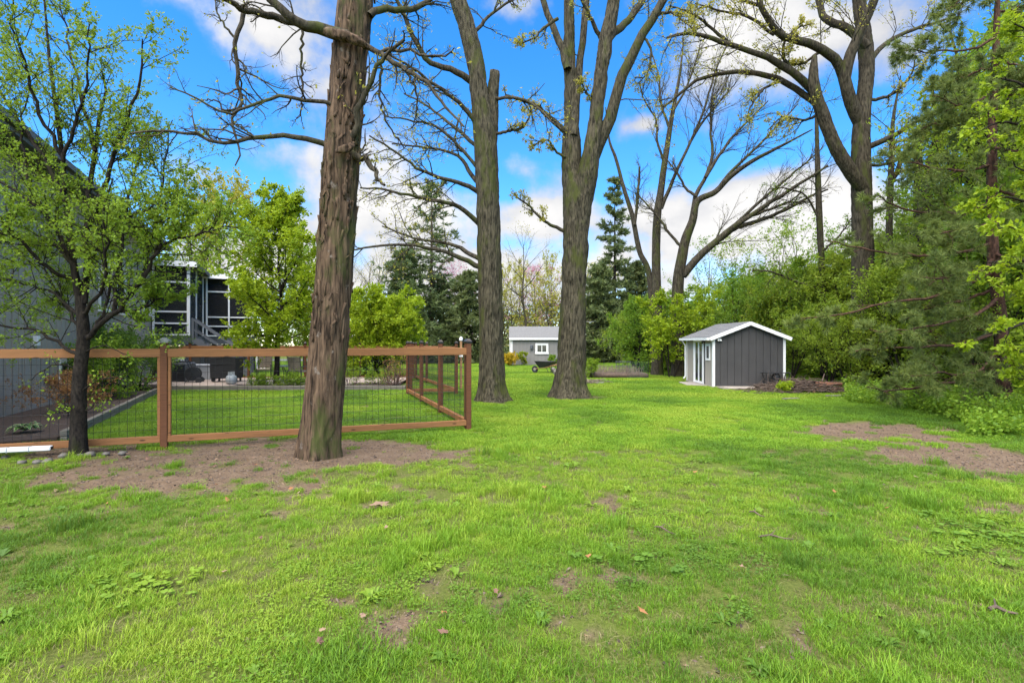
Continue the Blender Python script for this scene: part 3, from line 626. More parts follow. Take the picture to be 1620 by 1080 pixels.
# 2 straight tree with a sawn stub, limbs sweeping left
B2 = G(781, 634); D2 = B2[1]
T2 = [(781, 637, 0, 26), (779, 610, 0, 20.5), (777, 520, 0, 18.5), (774, 400, 0, 18.2), (770, 270, 0, 18), (766, 205, 0, 17), (758, 150, 0, 13.5), (752, 100, 0, 13), (738, 40, 0, 12.5), (722, -10, 0, 12), (700, -120, .2, 10.5), (680, -300, .4, 7), (660, -480, .5, 3)]
T2b = [(772, 250, .1, 12), (777, 200, .1, 11), (780, 150, .1, 8.5), (782, 118, .1, 8), (782, 113, .1, 7.5), (782, 112, .1, 1)]
f2 = [L_([(762, 308), (735, 291), (712, 285), (680, 276), (655, 262), (620, 236), (585, 214)], 4, 1.2, -1.5), L_([(762, 358), (740, 336), (715, 323), (690, 318), (660, 312), (630, 305), (595, 298), (570, 297)], 4.2, 1.2, -1.8),
      L_([(764, 412), (740, 400), (715, 386), (690, 382), (650, 375), (605, 358)], 4.2, 1.2, 1.5), L_([(764, 424), (735, 411), (710, 400), (680, 392), (640, 387), (585, 390), (550, 397)], 4.5, 1.2, -1),
      L_([(768, 300), (750, 281), (738, 262), (725, 246), (700, 238), (665, 232), (620, 228)], 4, 1.2, 1.2), L_([(760, 205), (735, 172), (710, 150), (680, 130), (650, 106), (610, 84)], 4, 1.3, -1.4),
      L_([(750, 132), (725, 116), (700, 106), (676, 95), (655, 60), (640, 25), (622, -10)], 6, 2.5, -1), L_([(766, 246), (735, 215), (705, 190), (680, 170), (640, 148)], 3.5, 1.2, 1.6), L_([(766, 280), (730, 235), (690, 200), (650, 190), (610, 185)], 3, 1, -.6),
      L_([(783, 156), (820, 155), (850, 170), (866, 186), (888, 205)], 3, 1.2, -.8), L_([(784, 212), (812, 206), (828, 202), (838, 184)], 2.6, 1, -.4), L_([(745, 60), (780, 20), (830, -10)], 3.5, 1.5, .7), L_([(720, -20), (660, -60), (600, -130)], 6, 2, -1.2), L_([(705, -100), (760, -200), (820, -280)], 6, 2, 1.2)]
leafless('sweeping_tree', 'straight mossy tree with a sawn stub and thin limbs sweeping down to one side', B2, D2, [(T2, .36), (T2b, 0)], [], f2, 102, M_BARK2, M_BUD, (8, 6, 3), (.36, .45, .55), .009, 1, .06, relief=(80, .055, .034, 7.5, 2.0), fine_up=.015, twig_mat=M_BARKG, upperbud=2)

# 3 twin-stemmed oak
B3 = G(902, 628); D3 = B3[1]
T3 = [(902, 631, 0, 30), (902, 605, 0, 25), (905, 540, 0, 22.5), (908, 450, 0, 20.5), (911, 370, 0, 20.5), (911, 320, 0, 19), (905, 275, .15, 15), (904, 225, .2, 13.5), (905, 190, .25, 11.5), (901, 100, .3, 8.5), (900, 0, .3, 7.5), (898, -150, .4, 6), (890, -400, .6, 2)]
T3b = [(914, 375, 0, 15), (921, 320, -.05, 17), (931, 270, -.15, 16), (938, 225, -.2, 13), (943, 185, -.2, 11.5), (950, 122, -.2, 11), (960, 60, -.2, 10.5), (971, 0, -.2, 8.5), (985, -120, -.3, 7), (1000, -350, -.5, 3)]
b3 = [L_([(907, 215), (912, 160), (916, 110), (926, 20), (931, -40), (940, -200)], 7, 4, .8), L_([(898, 110), (890, 75), (878, 52), (862, 10), (850, -30), (820, -150)], 6.5, 3.5, .6),
      L_([(938, 250), (952, 218), (968, 178), (980, 130), (998, 92), (1016, 55), (1042, 15), (1070, -40), (1110, -120)], 10.5, 5, -1.0), L_([(962, 62), (975, 48), (991, 36), (1016, 0), (1040, -50)], 7, 4.5, .9)]
f3 = [L_([(893, 208), (868, 185), (850, 168), (820, 157), (800, 150)], 4.5, 1.5, -.8), L_([(896, 368), (876, 358), (857, 348), (838, 326), (815, 310)], 3.2, 1.2, -.6), L_([(882, 30), (860, 45), (845, 60), (822, 70)], 3, 1, -.6),
      L_([(900, 250), (880, 240), (868, 222), (850, 225), (838, 240)], 2.2, .8, -.5), L_([(945, 170), (930, 150), (915, 120)], 2.4, 1, -.5), L_([(1016, 55), (1030, 80), (1022, 120), (1005, 122)], 2.2, .8, -.5), L_([(1030, 30), (1060, 20), (1095, 45)], 3, 1, -1), L_([(950, 60), (925, 10), (900, -40)], 4, 1.4, -.8)]
leafless('twin_stem_tree', 'tall mossy tree forking into two upright main stems', B3, D3, [(T3, .38), (T3b, 0)], b3, f3, 103, M_BARK2, M_BUD, (7, 5, 3), (.28, .45, .55), .009, 2, .065, relief=(84, .06, .036, 7.5, 2.0), twig_mat=M_BARK2, upperbud=3)

# 4 spreading oak with a broken limb, behind the brush pile
D4 = 21.0; B4 = np.array([PX(1368, D4), D4, -SL * D4])
T4 = [(1370, 618, 0, 20.6), (1369, 560, 0, 18.1), (1366, 450, 0, 15.5), (1364, 350, 0, 14.2), (1363, 290, 0, 13.8), (1362, 220, 0, 12.9), (1365, 170, 0, 11.6), (1371, 112, .1, 10.8), (1368, 62, .2, 10.3), (1359, 0, .3, 8.6), (1350, -100, .4, 6.9), (1330, -280, .6, 2.6)]
T4b = [(1366, 300, -.1, 11), (1350, 278, -.3, 10), (1322, 232, -.5, 9.5), (1301, 178, -.6, 9), (1289, 140, -.7, 8), (1287, 110, -.7, 6), (1289, 90, -.7, 3), (1289, 86, -.7, .5)]
b4 = [L_([(1362, 195), (1348, 167), (1337, 130), (1344, 93), (1359, 55), (1378, 11), (1400, -50), (1420, -130)], 10.5, 5, -1), L_([(1337, 132), (1326, 100), (1304, 81), (1274, 67), (1237, 57), (1218, 35), (1204, 10), (1190, -30)], 8, 3.5, -1.4),
      L_([(1288, 146), (1259, 118), (1222, 96), (1205, 88), (1153, 70), (1110, 56), (1087, 52), (1055, 60)], 6.5, 2, -1.5), L_([(1296, 170), (1281, 155), (1237, 128), (1200, 117), (1172, 113), (1135, 118), (1101, 128), (1072, 152), (1050, 170)], 5.5, 1.6, 1.2),
      L_([(1372, 75), (1340, 45), (1310, 34), (1298, 15), (1290, -30)], 7, 4, .9), L_([(1366, 235), (1390, 225), (1420, 212), (1450, 192), (1490, 172), (1530, 165)], 5, 1.6, -1), L_([(1368, 110), (1400, 70), (1450, 45), (1500, 30)], 4.5, 1.6, 1.4)]
f4 = [L_([(1237, 128), (1210, 140), (1190, 165), (1180, 190)], 2.4, 1, -.6), L_([(1260, 118), (1240, 90), (1245, 60), (1270, 40)], 3, 1.2, -.7), L_([(1153, 70), (1120, 40), (1090, 20), (1060, 10)], 3, 1, -.4), L_([(1300, 80), (1270, 100), (1230, 105)], 2.6, 1, .5), L_([(1225, 55), (1180, 25), (1140, 18), (1100, 5)], 3, 1, -.6),
      L_([(1300, 180), (1270, 190), (1240, 185), (1215, 205)], 2.5, .8, -.6), L_([(1370, 260), (1400, 260), (1440, 240), (1470, 215)], 3, 1, .7), L_([(1372, 160), (1410, 150), (1440, 120), (1450, 90)], 3, 1, -.7), L_([(1205, 10), (1150, -10), (1110, -40)], 3, 1, -.6)]
leafless('spreading_oak', 'old oak with heavy arching limbs and a broken snag, budding yellow', B4, D4, [(T4, .25), (T4b, 0)], b4, f4, 104, M_BARK3, M_BUD, (9, 6, 3), (.34, .45, .55), .011, 2, .085, relief=(60, .08, .028, 9, 2.2), upperbud=6, twig_mat=M_BARK3)

# 5 bare elms behind the dark shed
D5 = 27.0; B5 = np.array([PX(1040, D5), D5, -SL * D5])
T5 = [(1040, 588, 0, 9), (1039, 480, 0, 7.5), (1038, 398, 0, 6.5), (1040, 339, 0, 6), (1045, 304, 0, 5.5), (1050, 267, 0, 5), (1057, 222, 0, 4.2), (1064, 178, 0, 3.4), (1075, 120, .2, 2), (1082, 60, .3, .8)]
T5b = [(1036, 560, .1, 6), (1028, 440, .2, 4.5), (1012, 398, .2, 4), (1003, 354, .2, 3.6), (998, 333, .2, 3.4), (986, 295, .2, 3), (974, 250, .2, 2.4), (964, 222, .2, 1.8), (958, 170, .2, .8)]
b5 = [L_([(1004, 356), (1008, 320), (1011, 285), (1012, 264)], 2.6, 1.6), L_([(1046, 330), (1058, 300), (1072, 267), (1094, 222), (1116, 167), (1130, 120), (1150, 70)], 3.2, 1, -.8), L_([(1060, 205), (1045, 160), (1042, 120), (1030, 80)], 2.2, .8, .6), L_([(1052, 262), (1040, 225), (1038, 190), (1020, 160), (1010, 130)], 2.2, .8, -.5), L_([(1094, 222), (1110, 195), (1140, 160), (1165, 130)], 2, .8, .5), L_([(1064, 178), (1085, 140), (1100, 100), (1108, 70)], 2, .8, -.5)]
leafless('bare_elm', 'slim bare tree with upright forked stems standing behind the garden bed', B5, D5, [(T5, .2), (T5b, .1)], b5, [], 105, M_BARKG, M_BUD, (11, 6, 4), (.42, .5, .5), .009, .08, .07, relief=(30, .12, .01, 8, 1.2), ang=32, fine_up=.07)
D6 = 26.0; B6 = np.array([PX(1076, D6), D6, -SL * D6])
T6 = [(1074, 592, 0, 12), (1072, 500, 0, 9.5), (1073, 446, 0, 8.5), (1079, 407, 0, 7.8), (1085, 378, 0, 7.2), (1096, 348, 0, 6), (1104, 318, 0, 5), (1131, 304, -.2, 4.2), (1155, 280, -.4, 3.6), (1190, 255, -.6, 3), (1238, 230, -.8, 2), (1285, 205, -1, .8)]
b6 = [L_([(1080, 436), (1107, 404), (1131, 384), (1155, 363), (1181, 345), (1226, 316), (1272, 286), (1310, 262)], 6.5, 1.6, -1.2), L_([(1140, 378), (1165, 360), (1196, 351), (1241, 333), (1282, 310), (1310, 300)], 4.5, 1.2, .8), L_([(1092, 356), (1097, 330), (1101, 308), (1116, 281), (1127, 244), (1124, 207), (1126, 160), (1135, 110)], 4.2, 1, .8),
      L_([(1101, 310), (1085, 298), (1075, 280), (1062, 262), (1050, 245)], 2.4, .8, .4), L_([(1116, 281), (1135, 250), (1160, 215), (1190, 185), (1215, 160)], 3, .8, .5), L_([(1131, 304), (1160, 268), (1195, 235), (1230, 200), (1262, 165)], 3, .8, -.5), L_([(1181, 345), (1215, 332), (1250, 320), (1288, 320)], 2.6, .8, -.4), L_([(1155, 362), (1190, 330), (1230, 295), (1270, 262), (1300, 235)], 3, .8, .6), L_([(1082, 395), (1060, 370), (1045, 348), (1030, 330), (1005, 305)], 2.6, 1, .3)]
leafless('arching_elm', 'bare tree with many long limbs arching out over the charcoal shed', B6, D6, [(T6, .25)], b6, [], 106, M_BARK3, M_BUD, (13, 7, 4), (.36, .48, .5), .010, .2, .07, relief=(36, .1, .012, 8, 1.2), ang=26, fine_up=.03, twig_mat=M_BARKG)

# ------------------------------------------------------------------ leafy small tree by the fence, on the left
D7 = G(125, 719)[1]; B7 = G(125, 719)
def left_tree():
    pl = Plant(201); root = thing('young_leafy_tree', 'dark-stemmed young tree covered in fresh light green leaves before the house', 'tree', B7)
    tr = [(125, 722, 0, 12.5), (124, 690, 0, 11), (126, 600, 0, 9.6), (132, 530, 0, 8.4), (126, 470, 0, 6.4), (118, 430, 0, 4.8), (112, 380, 0, 4.2), (104, 320, .1, 3.4), (100, 260, .1, 3), (90, 180, .1, 3), (78, 90, .2, 2), (70, 0, .3, 1.2)]
    p = np.array([P(a[0], a[1], D7 + a[2]) for a in tr]); r = np.array([a[3] * D7 / FP for a in tr]); p[0, 2] -= .1
    obj('trunk', Plant(0).wood_mesh('trunk', B7, [trunk_np(p, r, 36, .04, .006, 22, 5, 4.4, .18)]), M_BARKD, root)
    main = [L_([(134, 535), (150, 520), (180, 495), (210, 465), (232, 430), (246, 400), (252, 385)], 4.6, 2.4, -.4), L_([(250, 392), (275, 378), (310, 375), (340, 362), (375, 360)], 2.6, 1, -.6), L_([(132, 480), (136, 400), (140, 320), (148, 240), (160, 180), (165, 120)], 5.5, 1.6, .5),
            L_([(128, 470), (118, 420), (85, 360), (60, 330), (20, 300), (-40, 260)], 4, 1.5, -.5), L_([(126, 560), (90, 540), (50, 520), (0, 515), (-60, 480)], 3, 1, .4), L_([(120, 440), (85, 430), (40, 390), (0, 345), (-40, 330)], 3.5, 1.2, -.9),
            L_([(138, 360), (165, 300), (180, 240), (210, 160), (225, 110), (222, 60)], 4, 1, -.4), L_([(180, 495), (190, 420), (200, 330), (220, 260), (225, 200)], 3.5, 1, .8), L_([(104, 320), (70, 250), (30, 190), (-10, 120), (-30, 50)], 3.6, 1, .5), L_([(100, 260), (125, 180), (140, 100), (142, 40)], 3, .8, -.5),
            L_([(100, 250), (60, 170), (40, 100), (20, 40), (30, -40)], 3, .8, -.8), L_([(150, 240), (130, 160), (110, 80), (95, 0)], 3, .8, .9), L_([(225, 440), (250, 330), (262, 260), (270, 190)], 2.5, .7, .4), 
            L_([(128, 500), (160, 460), (170, 400), (165, 340), (175, 280)], 3.2, .9, -.9), L_([(60, 330), (40, 270), (35, 200), (50, 130)], 3, .8, .3),
            L_([(126, 500), (90, 470), (50, 450), (0, 440), (-50, 430)], 2.6, .8, .4), L_([(126, 520), (100, 480), (70, 420), (40, 400)], 2.4, .8, .6), L_([(150, 520), (170, 470), (190, 400), (185, 350)], 2.6, .8, .7), L_([(128, 450), (150, 400), (190, 360), (230, 330), (270, 320)], 2.8, .8, -.4), L_([(115, 420), (80, 380), (30, 360), (-20, 350)], 2.6, .8, .7), L_([(180, 495), (220, 490), (255, 470), (290, 452)], 2.2, .7, .3), L_([(246, 400), (270, 340), (290, 300)], 2.2, .7, -.2)]
    Pt, Rd = limbs(main, D7, 16, pl.rng, .015); pl.wood(Pt, Rd, 7)
    A = pl.wood(*sprout(pl.rng, Pt, Rd, 16, .10, 1, 48, 1.15, .009, 6, .12, .06), 4); B = pl.wood(*sprout(pl.rng, *A, 8, .12, 1, 50, .5, .005, 4, .16, .03), 3)
    sp, sr = limbs([L_([(128, 590), (100, 575), (70, 582), (50, 600)], 1.5, .6, -.4), L_([(127, 622), (155, 602), (185, 596), (205, 580)], 1.4, .6, -.4), L_([(126, 650), (100, 640), (80, 655)], 1.2, .5, -.3), L_([(127, 560), (165, 545), (195, 560)], 1.4, .6, -.3), L_([(126, 655), (150, 640), (165, 650)], 1.0, .5, -.2)], D7, 8, pl.rng, .01); pl.wood(sp, sr, 4); S2 = pl.wood(*sprout(pl.rng, sp, sr, 6, .25, 1, 50, .3, .004, 4, .15, .02), 3)
    Cc = sprout(pl.rng, *B, 3, .15, 1, 50, .26, .003, 4, .2, .02)
    obj('branches', pl.wood_mesh('branches', B7), M_BARKD, root)
    pl.leaves(*B, 6, .042, .1, .010, .62, .5, .5); pl.leaves(*Cc, 5, .041, .0, .012, .62, .5, .5); pl.leaves(*A, 9, .042, .2, .012, .6, .5, .5)
    pl.leaves(*S2, 9, .044, .1, .04, .62, .5, .5)
    obj('crown', pl.leaf_mesh('crown', B7), M_LF_YOUNG, root)
    # a bare limb of a tree outside hangs in at the top left corner
left_tree()
# ------------------------------------------------------------------ generated trees
def broadleaf(name, label, cat, loc, seed, h, tr, crown_r, base, barkm, leafm, nmain=12, n2=7, n3=6, nl=7, lsize=.07, stems=1, up=.05, shape=1.0, group=None, ang=55, spread=.03, aspect=.6, lean=(0, 0), lt0=.15):
    pl = Plant(seed); rng = pl.rng; root = thing(name, label, cat, loc, rng.uniform(0, 6.28), group)
    if stems == 1:
        k = 12; z = np.linspace(-.15, h * .93, k); wob = np.cumsum(rng.normal(0, h * .006, (k, 2)), axis=0); Pt = np.stack([wob[:, 0] + lean[0] * z, wob[:, 1] + lean[1] * z, z], -1)[None]; Rd = (tr * (1 - .92 * np.linspace(0, 1, k)))[None]
        extra = [trunk_np(Pt[0], Rd[0], 18, .1, tr * .06, 10 / max(tr * 10, 1), 3, seed % 5 + .7, .25)]
        m = nmain; t = base / h + (1 - base / h) * (np.arange(m) + rng.uniform(0, 1, m)) / m
    else:
        a = rng.uniform(0, 6.28, stems); st = np.stack([np.cos(a) * tr * 2, np.sin(a) * tr * 2, np.full(stems, -.1)], -1); dr = np.stack([np.cos(a) * crown_r / h * .8, np.sin(a) * crown_r / h * .8, np.ones(stems)], -1) + rng.normal(0, .12, (stems, 3))
        Pt, Rd = grow(rng, st, dr, h * rng.uniform(.75, 1.0, stems), np.full(stems, tr * .7), np.full(stems, tr * .12), 10, .06, .03); extra = [tubes(Pt, Rd, 7)]
        m = nmain; t = base / h + (1 - base / h) * rng.uniform(0, 1, m) ** .8
    mm = rng.integers(0, len(Pt), m); p, T, r = at(Pt, Rd, mm, t); az = np.arange(m) * 2.4 + rng.uniform(0, .9, m); f = (t - base / h) / max(1e-3, 1 - base / h)
    prof = np.sin(np.pi * np.clip(.16 + .80 * f, 0, 1)) ** (.75 * shape); el = R(10) + R(58) * f + rng.normal(0, .12, m)
    d = np.stack([np.cos(az) * np.cos(el), np.sin(az) * np.cos(el), np.sin(el)], -1); ln = crown_r * prof * rng.uniform(.75, 1.15, m) + .12 * h
    A = grow(rng, p, d, ln, np.minimum(r * .65, tr * .4), np.full(m, tr * .05), 8, .10, up); Bq = sprout(rng, *A, int(n2 * 1.3), .1, 1, ang, -.55, tr * .14, 6, .15, up); Cq = sprout(rng, *Bq, n3, .1, 1, ang, -.6, tr * .06, 4, .2, up * .5)
    obj('trunk', Plant(0).wood_mesh('trunk', (0, 0, 0), extra), barkm, root)
    pl.wood(*A, 5); pl.wood(*Bq, 3); obj('branches', pl.wood_mesh('branches'), barkm, root)
    pl.leaves(*Cq, nl, lsize * 1.25, .0, spread, aspect, .5, .4); pl.leaves(*Bq, max(1, nl // 2), lsize * 1.25, lt0, spread, aspect, .5, .4)
    obj('crown', pl.leaf_mesh('crown'), leafm, root); return root
def conifer(name, label, loc, seed, h, tr, rad, base, leafm, whorl=.45, per=6, droop=-.15, nn=9, L=.22, W=.045, n2=9, group=None, power=.58, sparse=0.0, barkm=None):
    pl = Plant(seed); rng = pl.rng; root = thing(name, label, 'conifer', loc, rng.uniform(0, 6.28), group)
    k = 10; z = np.linspace(-.1, h, k); Pt = np.stack([np.cumsum(rng.normal(0, .02, k)), np.cumsum(rng.normal(0, .02, k)), z], -1)[None]; Rd = (tr * (1 - .95 * np.linspace(0, 1, k)))[None]
    obj('trunk', Plant(0).wood_mesh('trunk', (0, 0, 0), [tubes(Pt, Rd, 10)]), barkm or M_BARKD, root)
    zs = np.repeat(np.arange(base, h * .985, whorl), per); zs = zs + rng.uniform(-.5, .5, len(zs)) * whorl; zs = zs[rng.uniform(0, 1, len(zs)) > sparse]; m = len(zs); f = np.clip((zs - base) / (h - base), 0, 1)
    p, T, r = at(Pt, Rd, np.zeros(m, int), zs / h); az = np.arange(m) * 2.4 + rng.uniform(-.5, .5, m); el = -.12 + .75 * f ** 2 + rng.normal(0, .1, m)
    d = np.stack([np.cos(az) * np.cos(el), np.sin(az) * np.cos(el), np.sin(el)], -1); ln = rad * (1 - f) ** power * rng.uniform(.45, 1.2, m) * (.75 + .5 * vnoise(az * 1.3, zs * .45 + seed, 0)) + .25
    A = grow(rng, p, d, ln, np.minimum(r * .5, .05), np.full(m, .006), 7, .06, droop * .12); Bq = sprout(rng, *A, n2, .12, 1, 55, -.38, .012, 4, .10, droop * .1, flat=.7)
    pl.wood(*A, 4); obj('branches', pl.wood_mesh('branches'), barkm or M_BARKD, root)
    pl.needles(*Bq, int(nn * 1.6), L * 1.3, W * 2.0, 0, 50); pl.needles(*A, nn * 3, L * 1.3, W * 2.0, .2, 55); obj('crown', pl.leaf_mesh('crown'), leafm, root); return root
def on(px, d): return (PX(px, d), d, -SL * d)
# tree with the bright round crown by the patio
broadleaf('ornamental_tree', 'small tree with a dense bright green crown standing on the patio edge', 'tree', on(432, 19.3), 301, 6.5, .11, 1.75, 1.5, M_BARKD, M_LF_BRIGHT, 34, 9, 8, 11, .095, up=.06, ang=48)
broadleaf('round_shrub', 'rounded bright lime green shrub behind the patio', 'shrub', on(600, 25), 302, 3.4, .07, 1.75, .1, M_BARKD, M_LF_BRIGHT, 70, 8, 6, 9, .10, stems=12, up=.02, shape=.6)
broadleaf('golden_tree', 'tall young tree with golden new leaves behind the porch', 'tree', on(335, 37), 303, 12.6, .2, 3.4, 3.0, M_BARKG, M_LF_GOLD, 24, 8, 6, 6, .17, up=.05, spread=.1)
broadleaf('green_tree', 'green leafy tree showing between the porch roof and golden tree', 'tree', on(300, 33), 304, 9.3, .2, 3.3, 2.0, M_BARKG, M_LF_BRIGHT, 20, 8, 6, 5, .14, up=.04, spread=.08)
broadleaf('slim_leafy_tree', 'slim leafy tree at the end of the back fence', 'tree', on(480, 31), 305, 6.9, .12, 2.0, 1.2, M_BARKG, M_LF_WOOD, 18, 7, 6, 5, .12, up=.05, spread=.06)
# conifers in the distance
conifer('tall_pine', 'tall loose pine rising above the dark spruces', on(682, 46), 311, 16.4, .26, 4.6, 1.2, M_SPRUCE, .75, 6, -.1, 7, .26, .05, 9, power=.55, sparse=.25, barkm=M_BARKG)
conifer('dense_spruce', 'broad dark spruce left of the tall pine, behind the round shrub', on(642, 44), 312, 9.6, .2, 4.2, .3, M_SPRUCE, .4, 7, -.2, 8, .26, .06, 10)
conifer('dense_spruce', 'dark spruce between the tall pine and the sweeping mossy tree', on(740, 45), 313, 7.6, .2, 3.8, .2, M_SPRUCE, .4, 7, -.2, 8, .26, .06, 10)
conifer('dense_spruce', 'dark spruce at the foot of the tall pine', on(694, 48), 317, 7.8, .2, 3.8, .2, M_SPRUCE, .5, 7, -.2, 7, .26, .06, 9)
conifer('slender_spruce', 'tall slender spruce standing alone with a thin pointed top', on(972, 48), 314, 17.3, .22, 3.0, 1.0, M_SPRUCE, .7, 5, -.25, 8, .28, .055, 9, power=.75, sparse=.15)
conifer('dense_spruce', 'low dark spruce beneath the slender spruce', on(952, 46), 315, 8.4, .2, 3.6, .2, M_SPRUCE, .38, 7, -.2, 8, .26, .06, 10)
conifer('dense_spruce', 'dark spruce behind the fallen-limb end of the garden bed', on(1006, 50), 316, 9.4, .2, 3.9, .2, M_SPRUCE, .4, 7, -.2, 8, .28, .06, 10)
# redbuds, distant bare trees
broadleaf('redbud', 'pink-blossomed tree behind the dark spruces', 'tree', on(716, 54), 321, 9.6, .12, 3.0, 2.0, M_BARKD, M_PINK, 16, 7, 5, 3, .13, up=.06, spread=.08)
broadleaf('redbud', 'pink-blossomed tree behind the pale grey shed', 'tree', on(845, 58), 322, 9.4, .12, 3.4, 2.5, M_BARKD, M_PINK, 14, 7, 5, 3, .13, up=.06, spread=.08)
def bare(label, loc, seed, h, tr, cr, base, budm=M_BUD, nl=1, name='bare_tree', **k):
    return broadleaf(name, label, 'tree', loc, seed, h, tr, cr, base, M_BARKG, budm, 13, 7, 5, nl, k.pop('ls', .08), up=.09, ang=38, spread=.05, **k)
bare('dark slim tree rising behind the pale grey shed roof', on(829, 47), 331, 11.5, .16, 2.6, 4.5)
bare('yellow-green tree between the shed and the twin-stem tree', on(868, 50), 332, 7.2, .12, 2.4, 1.5, M_LF_GOLD, 3, ls=.14)
yt = bare('yellow-leaved young tree behind the pale grey shed', on(812, 53), 335, 8.5, .11, 2.6, 1.2, M_LF_GOLD, 3, ls=.12); yt['group'] = 'yellow-leaved trees behind the pale shed'
for px, d, q, rz in ((850, 55, 1.0, 1.0), (893, 56, 1.1, 2.5), (793, 58, 1.15, 4.0), (930, 60, 1.2, 5.2), (870, 62, 1.35, 3.3), (825, 64, 1.3, .4), (800, 50, .8, 1.9), (955, 64, 1.3, 4.4)): copy_thing(yt, on(px, d), rz, None, q)
bt = bare('bare tree in the distance beyond the back fence', on(580, 58), 333, 10.5, .14, 2.6, 3.0); bt['group'] = 'bare trees beyond the back fence'
for px, d, s, rz in ((606, 60, .95, 2.0), (560, 62, 1.05, 4.0), (628, 66, 1.1, 1.0), (520, 60, .9, 5.0), (548, 54, 1.1, 3.0), (594, 52, 1.0, .5), (655, 64, 1.2, 2.6)): copy_thing(bt, on(px, d), rz, None, s)
bt2 = bare('thin half-bare tree far behind the charcoal shed', on(1160, 40), 334, 9.0, .13, 2.8, 2.0, M_LF_WOOD, 3, ls=.12); bt2['group'] = 'thin trees in the belt behind the dark shed'
for px, d, s, rz in ((1225, 36, .95, 1.0), (1120, 42, 1.0, 3.0), (1270, 38, 1.1, 5.0), (1330, 36, 1.0, 4.0)): copy_thing(bt2, on(px, d), rz, None, s)
# slim trunks in the belt on the right
def pole_tree(label, px0, d, pts, seed, barkm=M_BARKG, budm=M_LF_YOUNG, nb=(7, 5, 4), bl=.35, bud=1.0, lst=(), bs=.075):
    base = np.array(on(px0, d)); T = [(a, b, 0, r) for a, b, r in pts]
    fl = [L_([(a, b) for a, b, r in pts[2:]], pts[2][2] * .6, .8)] + list(lst)
    return leafless('slim_trunk_tree', label, base, d, [(T, .2)], [], fl, seed, barkm, budm, nb, (bl, .45, .5), .010, bud, bs, relief=(24, .12, .008, 9, 1.5), ang=55)
pole_tree('slim straight tree with leafy shoots between the shed and the oak', 1304, 25, [(1304, 590, 6), (1302, 470, 5), (1297, 360, 4.6), (1294, 280, 4), (1292, 200, 2.6), (1290, 120, .8)], 341, lst=[L_([(1297, 350), (1275, 310), (1240, 298), (1215, 300)], 2, .7, -.5), L_([(1300, 400), (1330, 370), (1350, 340)], 2, .7), L_([(1302, 460), (1260, 445), (1220, 430), (1190, 428)], 2.6, .8, -.6)])
pole_tree('slim forked trunk just right of the oak', 1408, 23, [(1408, 600, 6), (1408, 450, 5), (1407, 352, 4.6), (1411, 241, 4), (1413, 190, 2.5), (1425, 120, .8)], 342, lst=[L_([(1409, 290), (1422, 265), (1424, 245), (1420, 235)], 4, 3), L_([(1411, 240), (1440, 225), (1475, 215), (1500, 185)], 2, .8, -.5)])
pole_tree('mossy crooked trunk in the belt behind the pine', 1452, 24, [(1452, 600, 7), (1451, 450, 6.5), (1452, 307, 6), (1452, 232, 5), (1440, 222, 3), (1415, 225, 1)], 343, lst=[L_([(1452, 236), (1470, 205), (1490, 210)], 2.6, 1)])
pole_tree('large leaning trunk rising behind the pine', 1440, 22, [(1440, 600, 11), (1452, 420, 10), (1467, 296, 9), (1489, 207, 7.5), (1522, 126, 6), (1560, 60, 4), (1600, -10, 2)], 344, M_BARK3, lst=[L_([(1500, 180), (1540, 140), (1580, 120), (1640, 60)], 5, 2), L_([(1510, 150), (1515, 100), (1500, 40)], 3, 1.2)])
# woodland understory on the right: five bushes, repeated
US = [broadleaf('understory_tree', 'leafy young tree in the dense green belt along the lawn', 'tree', on(1290, 27), 350, 5.6, .10, 2.2, .3, M_BARKD, M_LF_WOOD, 30, 8, 6, 5, .12, stems=4, up=.03, spread=.07, group='leafy trees in the green belt'),
      broadleaf('understory_tree', 'leafy young tree in the dense green belt along the lawn', 'tree', on(1180, 33), 351, 6.4, .11, 2.4, .4, M_BARKD, M_LF_WOOD, 28, 8, 6, 5, .13, stems=3, up=.05, spread=.08, group='leafy trees in the green belt'),
      broadleaf('understory_tree', 'leafy young tree in the dense green belt along the lawn', 'tree', on(1400, 25), 352, 6.0, .10, 2.3, .2, M_BARKD, M_LF_WOOD, 30, 8, 6, 5, .11, stems=5, up=.02, spread=.07, group='leafy trees in the green belt')]
for i, (px, d, s, rz) in enumerate(((1235, 30, .95, 1.0), (1130, 37, .9, 2.2), (1335, 24.5, .95, 4.4), (1330, 31, 1.25, .4), (1440, 22, .9, 3.3), (1480, 25, 1.2, 5.1), (1540, 22, 1.1, 1.9), (1600, 20, 1.1, 2.9), (1380, 29, 1.25, 2.4), (1270, 36, 1.2, 3.9), (1200, 40, 1.1, .2),
                                    (1640, 17, 1.15, 4.6), (1050, 33, .75, .7), (1095, 32, .8, 5.9), (1005, 36, .75, 3.5), (1700, 15, 1.2, .3), (1510, 18, .75, 2.0), (1345, 19.6, .55, .6), (1392, 18.8, .66, 2.7), (1440, 17.6, .7, 4.9), (1310, 22, .6, 1.6), (1480, 16.4, .55, 3.7), (1365, 24, .95, 5.2), (1545, 14.8, .6, 2.2), (1250, 24.5, .55, 2.0))):
    copy_thing(US[i % 3], on(px, d), rz, None, s)
BT = broadleaf('belt_tree', 'tall leafy tree rising out of the green belt behind the pine', 'tree', on(1570, 18), 355, 10.5, .16, 2.9, 1.0, M_BARKD, M_LF_WOOD, 30, 9, 7, 5, .105, up=.04, spread=.07, group='tall leafy trees behind the pine')
